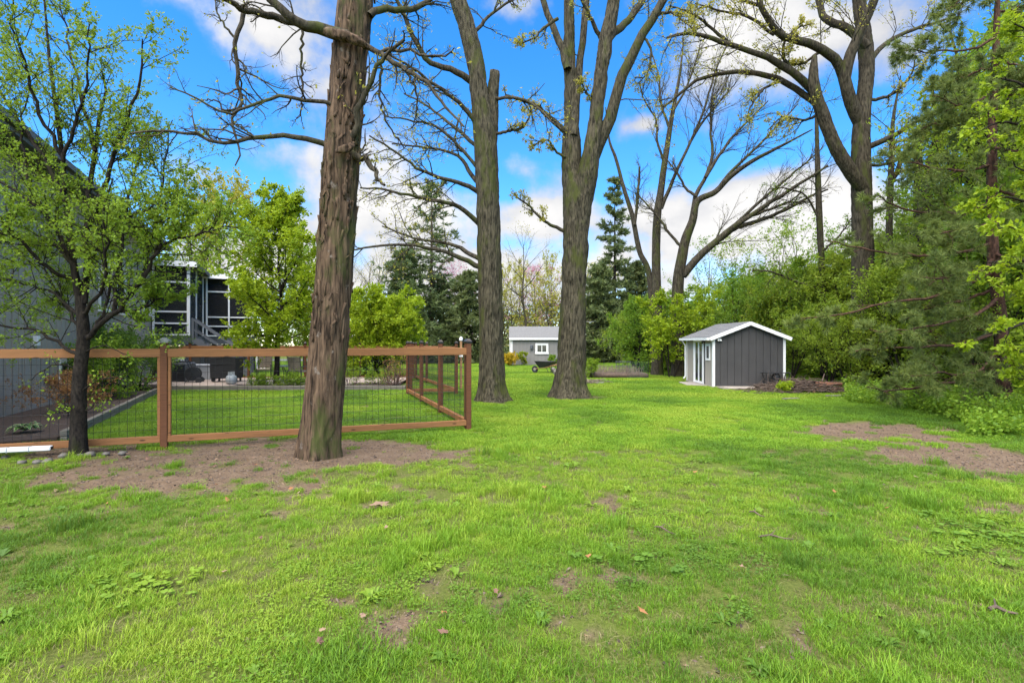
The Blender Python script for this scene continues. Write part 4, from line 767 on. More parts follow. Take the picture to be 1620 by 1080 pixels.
for px, d, q, rz in ((1660, 15, .95, 1.2), (1505, 22, .9, .1), (1615, 25, 1.2, 4.0), (1555, 27, .95, .9), (1465, 29, .85, 1.1), (1640, 20, 1.0, 5.5), (1420, 33, .8, 4.1), (1625, 16.5, 1.05, 2.2), (1690, 19, 1.35, 3.9), (1540, 24, 1.1, 5.0)): copy_thing(BT, on(px, d), rz, None, q)
broadleaf('lime_tree_sapling', 'bright yellow-green sapling beside the charcoal shed door wall', 'sapling', on(1062, 25.5), 361, 4.5, .06, 1.15, .3, M_BARKD, M_LF_BRIGHT, 24, 8, 6, 6, .10, stems=3, up=.06)
sb = broadleaf('dark_shrub', 'dense green shrub at the edge of the lawn beyond the garden bed', 'shrub', on(1012, 30), 362, 4.2, .06, 1.7, .1, M_BARKD, M_LF_WOOD, 34, 8, 6, 6, .10, stems=6, up=.02, group='dense shrubs beyond the garden bed')
copy_thing(sb, on(1040, 31), 2.0, None, 1.0); copy_thing(sb, on(1085, 27.5), 4.0, None, .7)
def far_wood():                                                # far-off wood that closes the horizon
    rng = np.random.default_rng(77); pl = Plant(77); n = 90000; a = rng.uniform(-1.25, 1.25, n); d = rng.uniform(66, 96, n); x = np.tan(a * .75) * d
    top = 3.4 + 8.5 * fbm(x * .11, 0 * x + 3.3, 0 * x, 4) + np.where(np.abs(x / d) > .42, 1.5, 0); z = -.5 + (top + .5) * rng.uniform(0, 1, n) ** .75
    keep = fbm(x * .5, z * .5, d * .2, 3) > .40; x, d, z = x[keep], d[keep], z[keep]; n = len(x); p = np.stack([x, d, z], -1)
    dr = unit(rng.normal(0, 1, (n, 3))); sd = unit(np.cross(dr, rng.normal(0, 1, (n, 3)))); nn = np.cross(sd, dr); cl = fbm(x * .15 + 50, z * .1, d * .1, 3)
    pl.quads(p, dr, sd, nn, rng.uniform(.3, .6, n), rng.uniform(.2, .38, n), np.clip(.5 + (cl - .5) * 2.2 + rng.normal(0, .1, n), 0, 1))
    m = leafmat('leaf_far_wood', [(0, (.075, .06, .035)), (.35, (.10, .10, .03)), (.65, (.08, .12, .028)), (1, (.16, .19, .035))], .3)
    tag(obj('far_wood', pl.leaf_mesh('far_wood'), m), 'hazy far-off wood closing the view beyond the gardens', 'wood', kind='stuff')
far_wood()

# ------------------------------------------------------------------ pine on the right with long boughs, and the leafy tree at the frame's edge
def right_pine():
    D = 13.2; B = np.array(on(1588, D)); pl = Plant(401); rng = pl.rng
    root = thing('long_needle_pine', 'pine with long drooping grey-green needled boughs reaching over the lawn', 'pine', B)
    tr = [(1588, 652, 0, 10), (1586, 560, 0, 9), (1580, 480, 0, 8), (1571, 400, 0, 7.6), (1569, 300, 0, 6.8), (1570, 200, 0, 5.6), (1575, 100, 0, 4.5), (1578, 0, 0, 3.6), (1582, -120, 0, 2.4), (1586, -260, 0, .8)]
    p = np.array([P(a[0], a[1], D + a[2]) for a in tr]); r = np.array([a[3] * D / FP for a in tr]); p[0, 2] -= .15
    obj('trunk', Plant(0).wood_mesh('trunk', B, [trunk_np(p, r, 40, .05, .012, 14, 3, 2.2, .2)]), M_BARKP, root)
    bo = [L_([(1571, 432), (1520, 452), (1480, 468), (1400, 480), (1330, 497), (1268, 504)], 3.2, .8, -1.2), L_([(1584, 520), (1540, 540), (1480, 548), (1420, 550), (1352, 552)], 3.4, .8, -1.6), L_([(1585, 575), (1540, 600), (1500, 606), (1450, 612), (1400, 618), (1370, 612)], 3.2, .8, -1.4),
          L_([(1571, 385), (1520, 398), (1470, 404), (1420, 402), (1370, 395), (1305, 380)], 3, .8, -.4), L_([(1569, 320), (1530, 335), (1480, 338), (1430, 330), (1385, 308)], 3, .8, .6), L_([(1569, 260), (1530, 270), (1490, 268), (1450, 258), (1420, 250)], 2.6, .8, -.5), L_([(1571, 180), (1540, 190), (1500, 200), (1465, 195)], 2.4, .8, .3),
          L_([(1576, 60), (1540, 76), (1500, 82), (1450, 80), (1420, 74)], 2.2, .7, -.3), L_([(1586, 545), (1560, 575), (1530, 592), (1490, 590), (1440, 596)], 3, .8, -2.6), L_([(1580, 470), (1550, 495), (1500, 510), (1440, 520), (1390, 525)], 3.2, .8, -2.2), L_([(1572, 410), (1550, 430), (1510, 440), (1450, 440)], 3, .8, -2.4),
          L_([(1586, 540), (1600, 560), (1640, 580), (1690, 585)], 3, .8, -1.5), L_([(1572, 400), (1600, 410), (1650, 430)], 3, .8, -1), L_([(1570, 300), (1610, 310), (1660, 320)], 3, .8, .8), L_([(1572, 150), (1600, 150), (1650, 140)], 2.5, .8), L_([(1577, 20), (1610, 15), (1650, 0)], 2.2, .8), L_([(1575, 110), (1555, 110), (1520, 125), (1490, 130)], 2.2, .7, 1), L_([(1586, 560), (1600, 610), (1580, 640), (1540, 645)], 2.6, .8, -1.8),
          L_([(1570, 350), (1545, 362), (1510, 366), (1470, 372)], 2.8, .8, -2.0), L_([(1578, 455), (1540, 470), (1500, 480), (1460, 490), (1430, 505)], 3, .8, 1.2), L_([(1584, 530), (1550, 520), (1500, 530), (1450, 540)], 3, .8, 1.8), L_([(1578, 0), (1560, -10), (1530, -5), (1500, 15)], 2, .7, -.4),
          L_([(1573, 140), (1545, 160), (1510, 165), (1475, 150)], 2.3, .8, -.9), L_([(1575, 90), (1600, 100), (1640, 110)], 2.2, .8, -.6), L_([(1570, 230), (1600, 240), (1650, 240)], 2.5, .8, -1)]
    Pt, Rd = limbs(bo, D, 16, rng, .02); pl.wood(Pt, Rd, 6); A = pl.wood(*sprout(rng, Pt, Rd, 17, .10, 1, 48, .85, .010, 6, .12, .02, flat=.5), 4); Bq = sprout(rng, *A, 5, .25, 1, 45, .36, .006, 4, .12, .05); pl.wood(*Bq, 3)
    obj('boughs', pl.wood_mesh('boughs', B), M_BARKP, root)
    pl.needles(*Bq, 42, .16, .017, .55, 58, .5); pl.needles(*A, 60, .16, .017, .6, 58, .55); pl.needles(Pt[:, 12:], Rd[:, 12:], 80, .14, .016, .3, 55, .5)
    obj('needles', pl.leaf_mesh('needles', B), M_NEEDLE, root)
right_pine()
def edge_tree():
    D = 9.6; B = np.array(on(1745, D)); pl = Plant(402); rng = pl.rng
    root = thing('edge_maple', 'leafy tree with broad bright green leaves reaching in beside the pine', 'tree', B)
    tr = [(1745, 690, 0, 13), (1740, 560, 0, 11), (1730, 400, 0, 9.5), (1722, 250, 0, 8), (1715, 80, 0, 6), (1700, -120, 0, 3), (1690, -260, 0, .8)]
    p = np.array([P(a[0], a[1], D + a[2]) for a in tr]); r = np.array([a[3] * D / FP for a in tr]); p[0, 2] -= .15
    obj('trunk', Plant(0).wood_mesh('trunk', B, [trunk_np(p, r, 28, .06, .008, 14, 3, 2.9, .2)]), M_BARKD, root)
    bo = [L_([(1735, 470), (1690, 440), (1640, 420), (1590, 410), (1560, 415)], 4, .9, -.6), L_([(1730, 400), (1680, 350), (1630, 320), (1590, 310), (1555, 330)], 4, .9, .3), L_([(1725, 300), (1680, 240), (1630, 205), (1590, 195), (1550, 205)], 4, .9, -.5), L_([(1722, 250), (1680, 190), (1640, 150), (1600, 130), (1570, 120)], 4, .9, .6), L_([(1718, 150), (1680, 90), (1640, 60), (1610, 40)], 3.5, .9, -.4),
          L_([(1738, 540), (1690, 520), (1640, 510), (1590, 520), (1545, 535)], 4, .9, -.8), L_([(1740, 560), (1690, 560), (1640, 555), (1600, 560)], 3.5, .9, .6), L_([(1730, 420), (1700, 410), (1650, 380), (1600, 360)], 3.5, .9, -1.6), L_([(1720, 200), (1740, 120), (1780, 60)], 4, 1), L_([(1735, 480), (1790, 420), (1840, 380)], 4, 1), L_([(1738, 560), (1700, 600), (1650, 610), (1610, 600)], 3, .8, .4), L_([(1716, 100), (1690, 20), (1650, -30)], 3.5, .9), L_([(1727, 340), (1680, 300), (1640, 280), (1600, 260)], 3.4, .9, 1.3), L_([(1732, 440), (1690, 460), (1640, 470), (1600, 460)], 3.4, .9, 1.2)]
    Pt, Rd = limbs(bo, D, 14, rng, .02); pl.wood(Pt, Rd, 6); A = pl.wood(*sprout(rng, Pt, Rd, 14, .2, 1, 50, .75, .010, 6, .14, .02), 4); Bq = pl.wood(*sprout(rng, *A, 7, .2, 1, 45, .32, .005, 4, .16, .0), 3)
    obj('branches', pl.wood_mesh('branches', B), M_BARKD, root); pl.leaves(*Bq, 9, .085, .15, .02, .6, .8, .5, droop=.25); pl.leaves(*A, 6, .09, .3, .02, .6, .8, .5, droop=.25)
    obj('crown', pl.leaf_mesh('crown', B), M_LF_BRIGHT, root)
edge_tree()
def ground_cover():                                           # leafy weeds under the pine
    rng = np.random.default_rng(55); pl = Plant(55); n = 6500
    px = rng.uniform(1340, 1800, n); d = 9.0 + 8.5 * rng.uniform(0, 1, n) ** 1.3; x = PX(px, d)
    edge = 9.4 + np.maximum(0, 1545 - px) / 100 * 2.3 + (fbm(x * .8, d * .8, 2.0, 3) - .5) * 2.6; k = d > np.maximum(edge, 9.0); x, d = x[k], d[k]; n = len(x)
    h = rng.uniform(.16, .58, n) * (.5 + fbm(x * 1.2, d * 1.2, 6, 2)); st = np.stack([x, d, gz(x, d) - .02], -1)
    A = grow(rng, st, np.stack([rng.normal(0, .25, n), rng.normal(0, .25, n), np.ones(n)], -1), h, np.full(n, .004), np.full(n, .002), 4, .1, .1); pl.wood(*A, 3)
    pl.leaves(*A, 10, .07, .2, .06, .85, 1.6, .1)
    me = pl.leaf_mesh('ground_cover'); tag(obj('ground_cover', me, M_LF_COVER), 'low leafy weeds and seedlings spreading under the pine', 'ground cover', kind='stuff')
ground_cover()

# ------------------------------------------------------------------ road beyond the gardens, patio, planting bed
def flat_poly(name, pts, z0, z1, mat, label=None, kind='structure'):
    mb = MB(); n = len(pts); V = [(x, y, z0 + gz(0, y)) for x, y in pts] + [(x, y, z1 + gz(0, y)) for x, y in pts]
    mb.add(V, [(i, (i + 1) % n, (i + 1) % n + n, i + n) for i in range(n)], ng=[np.arange(n)[::-1], np.arange(n) + n])
    o = obj(name, mb.mesh(name), mat); o['kind'] = kind
    if label: o['label'] = label
    return o
flat_poly('road', [(-120, 51), (120, 51), (120, 55.5), (-120, 55.5)], -.05, .012, M_ROAD, 'grey road across the far side of the gardens')
PE = G(640, 617)[1]
flat_poly('patio', [(-17.2, PE + .12), (-4.6, PE + .12), (-4.3, 20), (-4.8, 23), (-14.5, 23.4)], -.06, .10, M_MULCH, 'mulched patio terrace below the screened porch')
patio = bpy.data.objects['patio']
rng = np.random.default_rng(3)
slab = MB().box(-.39, .39, -.39, .39, 0, .035).mesh('paver')
k = 0
for ix in range(12):
    for iy in range(6):
        x = -13.6 + ix * .8; y = 18.75 + iy * .8
        if (iy == 0 and ix in (0, 1, 5, 6, 7, 9, 10, 11)) or (iy == 1 and ix in (10, 11)) or y > 23: continue
        o = obj('paver', slab, M_PATIO, patio, (x + rng.normal(0, .004), y, .10 + float(gz(0, y)) + rng.normal(0, .003)), (0, 0, rng.normal(0, .006)))
def timber(name, label, a, b, h, w, mat=M_OLDWOOD, courses=2, base=0.0):
    root = thing(name, label, 'edging', (*((np.array(a) + b) / 2), float(gz(0, (a[1] + b[1]) / 2)))); c = np.array(root.location)
    L = np.linalg.norm(np.array(b) - a); n = max(1, int(round(L / 2.4)))
    for q in range(courses):
        for i in range(n):
            f0, f1 = i / n + .001, (i + 1) / n - .001; p0 = np.array(a) + (np.array(b) - a) * f0; p1 = np.array(a) + (np.array(b) - a) * f1
            z = base + h * (q + .5) / courses
            mb = MB().beam((*p0, float(gz(0, p0[1])) + z), (*p1, float(gz(0, p1[1])) + z), w, h / courses - .006)
            obj('timber', mb.mesh('timber', off=c), mat, root, bevel=.008)
    return root
timber('retaining_edge', 'low weathered timber edge holding up the patio terrace', (PX(268, PE), PE), (PX(642, PE), PE), .20, .12, base=-.04)
BA, BB = G(100, 697)[:2], G(247, 622)[:2]
timber('bed_border', 'weathered timber border of the planting bed along the house', BA, BB, .20, .10, base=-.03)
ha, hb = HL(.02, -17)[:2], HL(.02, -5)[:2]
flat_poly('planting_bed', [tuple(BA + np.array([-.1, 0])), tuple(BB), tuple(HL(.02, -6.5)[:2]), tuple(HL(.02, -15.5)[:2]), (-8.6, 7.75)], -.06, .06, M_MULCH, 'dark mulch bed beside the house wall')

# ------------------------------------------------------------------ the grey house
def window(parent, x, y0, y1, z0, z1, axis='x', frame=.09, mull=1, depth=.05):
    """window on the local plane x (axis x) or on the plane y (axis y)"""
    f = MB()
    def bx(a0, a1, z0_, z1_, t0, t1, mb):
        mb.box(x + t0, x + t1, a0, a1, z0_, z1_) if axis == 'x' else mb.box(a0, a1, x - t1, x - t0, z0_, z1_)
    bx(y0 - frame, y1 + frame, z1, z1 + frame, 0, depth, f); bx(y0 - frame - .03, y1 + frame + .03, z0 - frame, z0, 0, depth + .03, f); bx(y0 - frame, y0, z0, z1, 0, depth, f); bx(y1, y1 + frame, z0, z1, 0, depth, f)
    w = obj('window', f.mesh('window'), M_WHITE, parent)
    n = mull + 1; wd = (y1 - y0) / n
    for i in range(n):
        g = MB(); bx(y0 + i * wd + .025, y0 + (i + 1) * wd - .025, z0 + .025, z1 - .025, .004, .014, g); obj('pane', g.mesh('pane'), M_GLASS, w)
    s = MB(); bx(y0, y1, z0, z0 + .03, .012, .03, s); bx(y0, y1, z1 - .03, z1, .012, .03, s)
    for i in range(n + 1): yy = y0 + i * wd; bx(max(y0, yy - .025), min(y1, yy + .025), z0 + .03, z1 - .03, .012, .03, s)
    obj('sash', s.mesh('sash'), M_WHITE, w); return w
def house():
    z = -SL * 23.6; root = thing('grey_house', 'large grey house with vertical board siding and white window trim', 'house', (H0[0], H0[1], z), HR)
    LN, EV = 19.0, 5.95; bw = .305
    mb = MB().box(-9, -.075, -LN, 0, -.2, EV); obj('wall_core', mb.mesh('wall_core'), M_SID, root)
    board = MB().box(-.04, 0, .024, bw - .024, -.28, EV - .35).mesh('siding_board')
    n = int(LN / bw)
    for i in range(n): obj('siding_board', board, M_SID, root, (0, -.14 - (i + 1) * bw, .25))
    fb = MB().box(.007, bw - .007, 0, .028, .25, EV - .1).mesh('siding_board')
    obj('corner_trim', MB().box(-.10, .02, -.12, .03, .2, EV - .05).mesh('corner_trim'), M_SID, root)
    obj('foundation', MB().box(-.011, -.003, -LN, -.01, -.3, -.02).mesh('foundation'), M_CONC, root)
    # eave
    obj('soffit', MB().box(-.1, .55, -LN, .45, EV, EV + .03).mesh('soffit'), M_TRIMG, root)
    obj('fascia', MB().box(.55, .58, -LN, .45, EV - .06, EV + .18).mesh('fascia'), M_TRIMG, root)
    g = MB()
    for c in range(24):
        x1, x0 = .66 - c * .2, .66 - (c + 1) * .2; zz = lambda x, k=0: EV + .2 + (.66 - x) * .42
        g.add([(x1, -LN, zz(x1) + .012), (x1, .5, zz(x1) + .012), (x0 - .03, .5, zz(x0) + .006), (x0 - .03, -LN, zz(x0) + .006), (x1, -LN, zz(x1) - .02), (x1, .5, zz(x1) - .02)], [(0, 1, 2, 3), (4, 5, 1, 0)])
    obj('roof', g.mesh('roof'), M_SHINGH, root)
    obj('gutter', MB().box(.585, .68, -LN, .46, EV + .05, EV + .16).mesh('gutter'), M_TRIMG, root)
    for a, b, z0, z1, m in ((-7.4, -4.6, 2.8, 4.4, 2), (-1.7, -.7, 2.95, 4.2, 0), (-7.6, -6.6, .62, 1.15, 1), (-5.6, -4.7, .62, 1.15, 1), (-10.6, -9.6, .62, 1.15, 1)): window(root, .0, a, b, z0, z1, 'x', .1, m)
    v = obj('vent_hood', MB().box(0, .1, -12.25, -12.08, 1.62, 1.86).mesh('vent_hood'), M_WHITE, root, bevel=.015)
    # downspout at the far corner
    obj('downspout', MB().tube([(.12, -.06, EV), (.06, -.06, EV - .3), (.06, -.06, .3), (.18, -.06, .15)], .04, 8).mesh('downspout'), M_TRIMG, root)
    return root
house()
def porch():
    z = -SL * 23.6; FZ = 2.0; TOP = 5.2
    root = thing('screened_porch', 'raised dark screened porch with white posts and rails behind the house', 'porch', (H0[0], H0[1], z), HR)
    A = (.05, 1.5, -.4, 4.2); Bx = (1.5, 3.9, 4.2, 8.2)            # near bay and set-back bay (x0,x1,y0,y1)
    for x0, x1, y0, y1 in (A, (.05, 3.9, 4.2, 8.2)):
        obj('floor', MB().box(x0, x1, y0, y1, FZ - .1, FZ).mesh('floor'), M_TRIMG, root)
        obj('roof', MB().box(x0 - .1, x1 + .3, y0 - .3, y1, TOP, TOP + .18).mesh('roof'), M_SHINGH, root)
        obj('fascia', MB().box(x0 - .05, x1 + .33, y0 - .36, y0 - .31, TOP - .08, TOP + .16).mesh('fascia'), M_WHITE, root)
        obj('rim_beam', MB().box(x0, x1 + .04, y0 - .06, y0, FZ - .42, FZ - .11).mesh('rim_beam'), M_TRIMG, root)
    obj('rim_beam', MB().box(1.5, 1.55, -.4, 4.19, FZ - .42, FZ - .11).mesh('rim_beam'), M_TRIMG, root)
    def bay(y, xs, rails, thick=(.07,)):
        for i, x in enumerate(xs):
            w = .12 if i == len(xs) - 1 else .08
            obj('post', MB().box(x - w / 2, x + w / 2, y - .05, y + .05, FZ, TOP).mesh('post'), M_WHITE, root)
        for a, b in zip(xs[:-1], xs[1:]):
            for r in rails: obj('rail', MB().box(a + .04, b - .04, y - .04, y + .03, FZ + r, FZ + r + .07).mesh('rail'), M_WHITE, root)
            obj('screen', MB().box(a + .04, b - .04, y + .035, y + .04, FZ + .05, TOP - .05).mesh('screen'), M_SCREEN, root)
    bay(-.4, [.1, 1.45], (0, .52, 1.05, 2.4)); bay(4.2, [1.62, 2.68, 3.85], (0, .52, 1.02, 2.4))
    for yy in (1.6, 3.9): obj('post', MB().box(1.43, 1.51, yy - .05, yy + .05, FZ, TOP).mesh('post'), M_WHITE, root)
    obj('screen', MB().box(1.46, 1.465, -.33, 4.15, FZ + .05, TOP - .05).mesh('screen'), M_SCREEN, root)
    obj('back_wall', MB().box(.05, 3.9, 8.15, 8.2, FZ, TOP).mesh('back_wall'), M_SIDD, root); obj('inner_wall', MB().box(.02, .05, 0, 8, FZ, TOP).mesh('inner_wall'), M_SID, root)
    for x, y in ((1.4, -.3), (.2, -.3), (1.45, 4.0), (2.7, 4.3), (3.8, 4.3)): obj('support_post', MB().box(x - .08, x + .08, y - .08, y + .08, -.2, FZ - .42).mesh('support_post'), M_TRIMG, root)
    lat = MB()
    for i in range(-16, 30):
        for s in (1, -1):
            x = 1.6 + i * .1; h = 1.3; a = (x, 4.28, .12); b = (x + s * h, 4.28, .12 + h); q = [max(1.6, min(3.8, v)) for v in (a[0], b[0])]
            if abs(q[1] - q[0]) < .05: continue
            za = .12 + abs(q[0] - a[0]); zb = .12 + abs(q[1] - a[0]); lat.beam((q[0], 4.28 + .006 * s, za), (q[1], 4.28 + .006 * s, zb), .01, .036, (0, 1, 0))
    o = obj('lattice', lat.mesh('lattice'), M_TRIMG, root); o['kind'] = 'stuff'
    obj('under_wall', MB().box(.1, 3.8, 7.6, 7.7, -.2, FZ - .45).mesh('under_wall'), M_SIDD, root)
    for x in (4.05, 4.25, 4.42): obj('downspout', MB().tube([(x, 4.3, FZ - .2), (x, 4.3, .25), (x + .1, 4.2, .14)], .035, 8).mesh('downspout'), M_WHITE, root)
    return root
porch()
def stairs():
    a = HL(1.62, .9); root = thing('porch_stairs', 'dark grey wooden stairs leading down from the porch to the patio', 'stairs', (a[0], a[1], -SL * a[1] + .1), HR)
    N = 10; rise = 1.82 / N; run = .225
    for i in range(N): obj('tread', MB().box(.1 + i * run, .1 + i * run + .28, -.95, .0, 1.82 - (i + 1) * rise - .04, 1.82 - (i + 1) * rise).mesh('tread'), M_STAIR, root)
    for y in (-1.0, .04):
        obj('stringer', MB().beam((0, y, 1.72), (N * run + .05, y, .02), .05, .26).mesh('stringer'), M_STAIR, root)
        obj('handrail', MB().beam((-.1, y, 2.72), (N * run, y, .98), .06, .09).mesh('handrail'), M_STAIR, root); obj('rail', MB().beam((-.1, y, 2.25), (N * run, y, .5), .04, .05).mesh('rail'), M_STAIR, root)
        for x, z0, z1 in ((-.05, 1.5, 2.7), (N * run, -.02, 1.02)): obj('newel', MB().box(x - .05, x + .05, y - .05, y + .05, z0, z1).mesh('newel'), M_STAIR, root)
stairs()

# ------------------------------------------------------------------ sheds
def roof_gable(root, x0, x1, y0, y1, ze, zr, ov, mat, along='y', courses=9, th=.05):
    """ridge along y (gable faces camera) or along x"""
    for s in (-1, 1):
        g = MB()
        for c in range(courses):
            f0, f1 = c / courses, min(1, (c + 1) / courses + .02)
            if along == 'y':
                h = (x1 - x0) / 2 + ov; xm = (x0 + x1) / 2; X = lambda f: xm + s * h * (1 - f); zl = ze - (zr - ze) * ov / ((x1 - x0) / 2); Zf = lambda f: zl + (zr - zl) * f
                V = [(X(f0), y0 - ov, Zf(f0) + .014), (X(f0), y1 + ov, Zf(f0) + .014), (X(f1), y1 + ov, Zf(f1) + .004), (X(f1), y0 - ov, Zf(f1) + .004)]
            else:
                h = (y1 - y0) / 2 + ov; ym = (y0 + y1) / 2; Y = lambda f: ym + s * h * (1 - f); zl = ze - (zr - ze) * ov / ((y1 - y0) / 2); Zf = lambda f: zl + (zr - zl) * f
                V = [(x0 - ov, Y(f0), Zf(f0) + .014), (x1 + ov, Y(f0), Zf(f0) + .014), (x1 + ov, Y(f1), Zf(f1) + .004), (x0 - ov, Y(f1), Zf(f1) + .004)]
            V2 = [(a, b, c_ - th) for a, b, c_ in V]; g.add(V + V2, [(0, 1, 2, 3), (7, 6, 5, 4), (0, 4, 5, 1), (1, 5, 6, 2), (2, 6, 7, 3), (3, 7, 4, 0)])
        obj('roof_slope', g.mesh('roof_slope'), mat, root)
def dark_shed():
    W, Dp, ZE, ZR = 2.66, 3.15, 1.88, 2.40
    root = thing('charcoal_shed', 'small charcoal garden shed with white trim and a glazed side door', 'shed', SHED, R(-1.5))
    obj('wall_core', MB().prism([(.022, 0), (W - .022, 0), (W - .022, ZE - .03), (W / 2, ZR - .05), (.022, ZE - .03)], .022, Dp - .022).mesh('wall_core'), M_SIDD, root)
    n = 10; bw = W / n; zt = lambda x: ZE + (ZR - ZE) * (1 - abs(x - W / 2) / (W / 2)) - .02
    for i in range(n):                                         # front boards
        a, b = i * bw + .008, (i + 1) * bw - .008; xs = [a, b] if not (a < W / 2 < b) else [a, W / 2, b]
        obj('siding_board', MB().prism([(a, .04), (b, .04)] + [(x, zt(x)) for x in reversed(xs)], 0, .028).mesh('siding_board'), M_SIDD, root)
    m = 11; bw = Dp / m
    sb_ = MB().box(0, .028, .008, bw - .008, .04, ZE - .02).mesh('siding_board')
    for i in range(m):
        obj('siding_board', sb_, M_SID, root, (.0, i * bw, 0)) if not (.95 < (i + .5) * bw < 2.25) else obj('siding_board', MB().box(0, .028, .005, bw - .005, 1.78, ZE - .02).mesh('siding_board'), M_SID, root, (.0, i * bw, 0))
        obj('siding_board', sb_, M_SIDD, root, (W - .028, i * bw, 0))
    for x, y in ((-.022, -.022), (W - .068, -.022), (-.022, Dp - .07)): obj('corner_trim', MB().box(x, x + .09, y, y + .09, .02, ZE - .01).mesh('corner_trim'), M_WHITE, root)
    roof_gable(root, 0, W, 0, Dp, ZE + .05, ZR + .05, .16, M_SHING, 'y', 9)
    sl = (ZR - ZE) / (W / 2)
    for s in (-1, 1):                                          # barge boards
        xe = W / 2 + s * (W / 2 + .17); ze = ZE + .03 - sl * .17
        obj('barge_board', MB().beam((W / 2, -.175, ZR - .02), (xe, -.175, ze - .05), .028, .13, (0, 1, 0) if 0 else (0, 0, 1)).mesh('barge_board'), M_WHITE, root)
    obj('gutter', MB().box(-.29, -.18, -.16, Dp + .16, ZE - .13, ZE - .03).mesh('gutter'), M_WHITE, root)
    obj('downspout', MB().tube([(-.22, Dp + .05, ZE - .1), (-.07, Dp - .02, ZE - .35), (-.07, Dp - .02, .2), (-.16, Dp - .05, .1)], .035, 8).mesh('downspout'), M_WHITE, root)
    # sliding glazed door in the left side
    d = MB(); d.box(-.03, .0, .98, 1.06, .02, 1.76).box(-.03, .0, 2.12, 2.20, .02, 1.76).box(-.03, .0, .98, 2.2, 1.762, 1.86).box(-.05, .0, .98, 2.2, 0, .02)
    dr = obj('door', d.mesh('door'), M_WHITE, root)
    for a, b, xo in ((1.06, 1.60, -.012), (1.58, 2.12, .002)):
        obj('pane', MB().box(xo, xo + .008, a + .10, b - .10, .12, 1.68).mesh('pane'), M_GLASS, dr)
        obj('sash', MB().box(xo - .008, xo + .012, a, a + .10, .03, 1.75).box(xo - .008, xo + .012, b - .10, b, .03, 1.75).box(xo - .008, xo + .012, a + .10, b - .10, 1.68, 1.75).box(xo - .008, xo + .012, a + .10, b - .10, .03, .12).mesh('sash'), M_WHITE, dr)
    obj('handle', MB().box(-.06, -.02, 1.62, 1.65, .85, 1.05).mesh('handle'), M_BLACK, dr)
    window(root, -.028, .32, .72, .95, 1.52, 'x', .07, 0, .03) if 0 else None
    w = MB(); w.box(-.03, 0, .28, .36, .98, 1.62).box(-.03, 0, .68, .76, .98, 1.62).box(-.03, 0, .36, .68, 1.54, 1.62).box(-.04, 0, .36, .68, .98, 1.06)
    wo = obj('window', w.mesh('window'), M_WHITE, root); obj('pane', MB().box(-.012, -.004, .36, .68, 1.06, 1.54).mesh('pane'), M_GLASS, wo)
    obj('porch_light', MB().lathe([(.03, 0), (.05, .05), (.03, .12), (.01, .14)], (-.09, .9, 1.62), 8).mesh('porch_light'), M_BLACK, root)
    fl = obj('flood_light', MB().box(.16, .28, -.06, 0, ZE - .12, ZE - .05).mesh('flood_light'), M_WHITE, root)
    for x in (.17, .26): obj('lamp_head', MB().lathe([(.02, 0), (.045, -.06)], (x, -.08, ZE - .09), 10).mesh('lamp_head'), M_WHITE, fl)
    obj('foundation', MB().box(-.06, W + .04, -.06, Dp, -.1, .035).mesh('foundation'), M_CONC, root)
dark_shed()
def pale_shed():
    D = 40.0; z = -SL * D; x0 = PX(809, D); W = 4.7; root = thing('pale_grey_shed', 'pale grey shed with shingled roof and one small white window', 'shed', (x0, D, z)); Dp, ZE, ZR = 2.6, 2.12, 2.95
    obj('wall_core', MB().box(.02, W - .02, .024, Dp - .02, -.15, ZE).mesh('wall_core'), M_SID2, root)
    n = 16; bw = W / n; b = MB().box(.014, bw - .014, 0, .028, .02, ZE - .02).mesh('siding_board')
    for i in range(n): obj('siding_board', b, M_SID2, root, (i * bw, 0, 0))
    for s in (0, W): obj('gable', MB().prism([(0, 0), (Dp, 0), (Dp / 2, ZR - ZE)], -.01, .01).mesh('gable'), M_SID2, root, (s, 0, ZE), (0, 0, R(90)))
    roof_gable(root, 0, W, 0, Dp, ZE + .06, ZR + .06, .18, M_SHING, 'x', 10)
    obj('fascia', MB().box(-.18, W + .18, -.23, -.19, ZE - .18, ZE - .03).mesh('fascia'), M_WHITE, root)
    obj('corner_trim', MB().box(-.03, .09, -.03, .09, .02, ZE - .02).mesh('corner_trim'), M_WHITE, root); obj('downspout', MB().tube([(-.08, -.2, ZE - .1), (-.09, -.06, ZE - .35), (-.09, -.06, .1)], .045, 8).mesh('downspout'), M_WHITE, root)
    window(root, .0, 1.98, 2.72, .98, 1.55, 'y', .13, 1, .04)
    obj('wall_lantern', MB().lathe([(.06, 0), (.12, .06), (.12, .3), (.07, .38)], (1.55, -.12, 1.2), 10).mesh('wall_lantern'), M_TRIMG, root)
pale_shed()

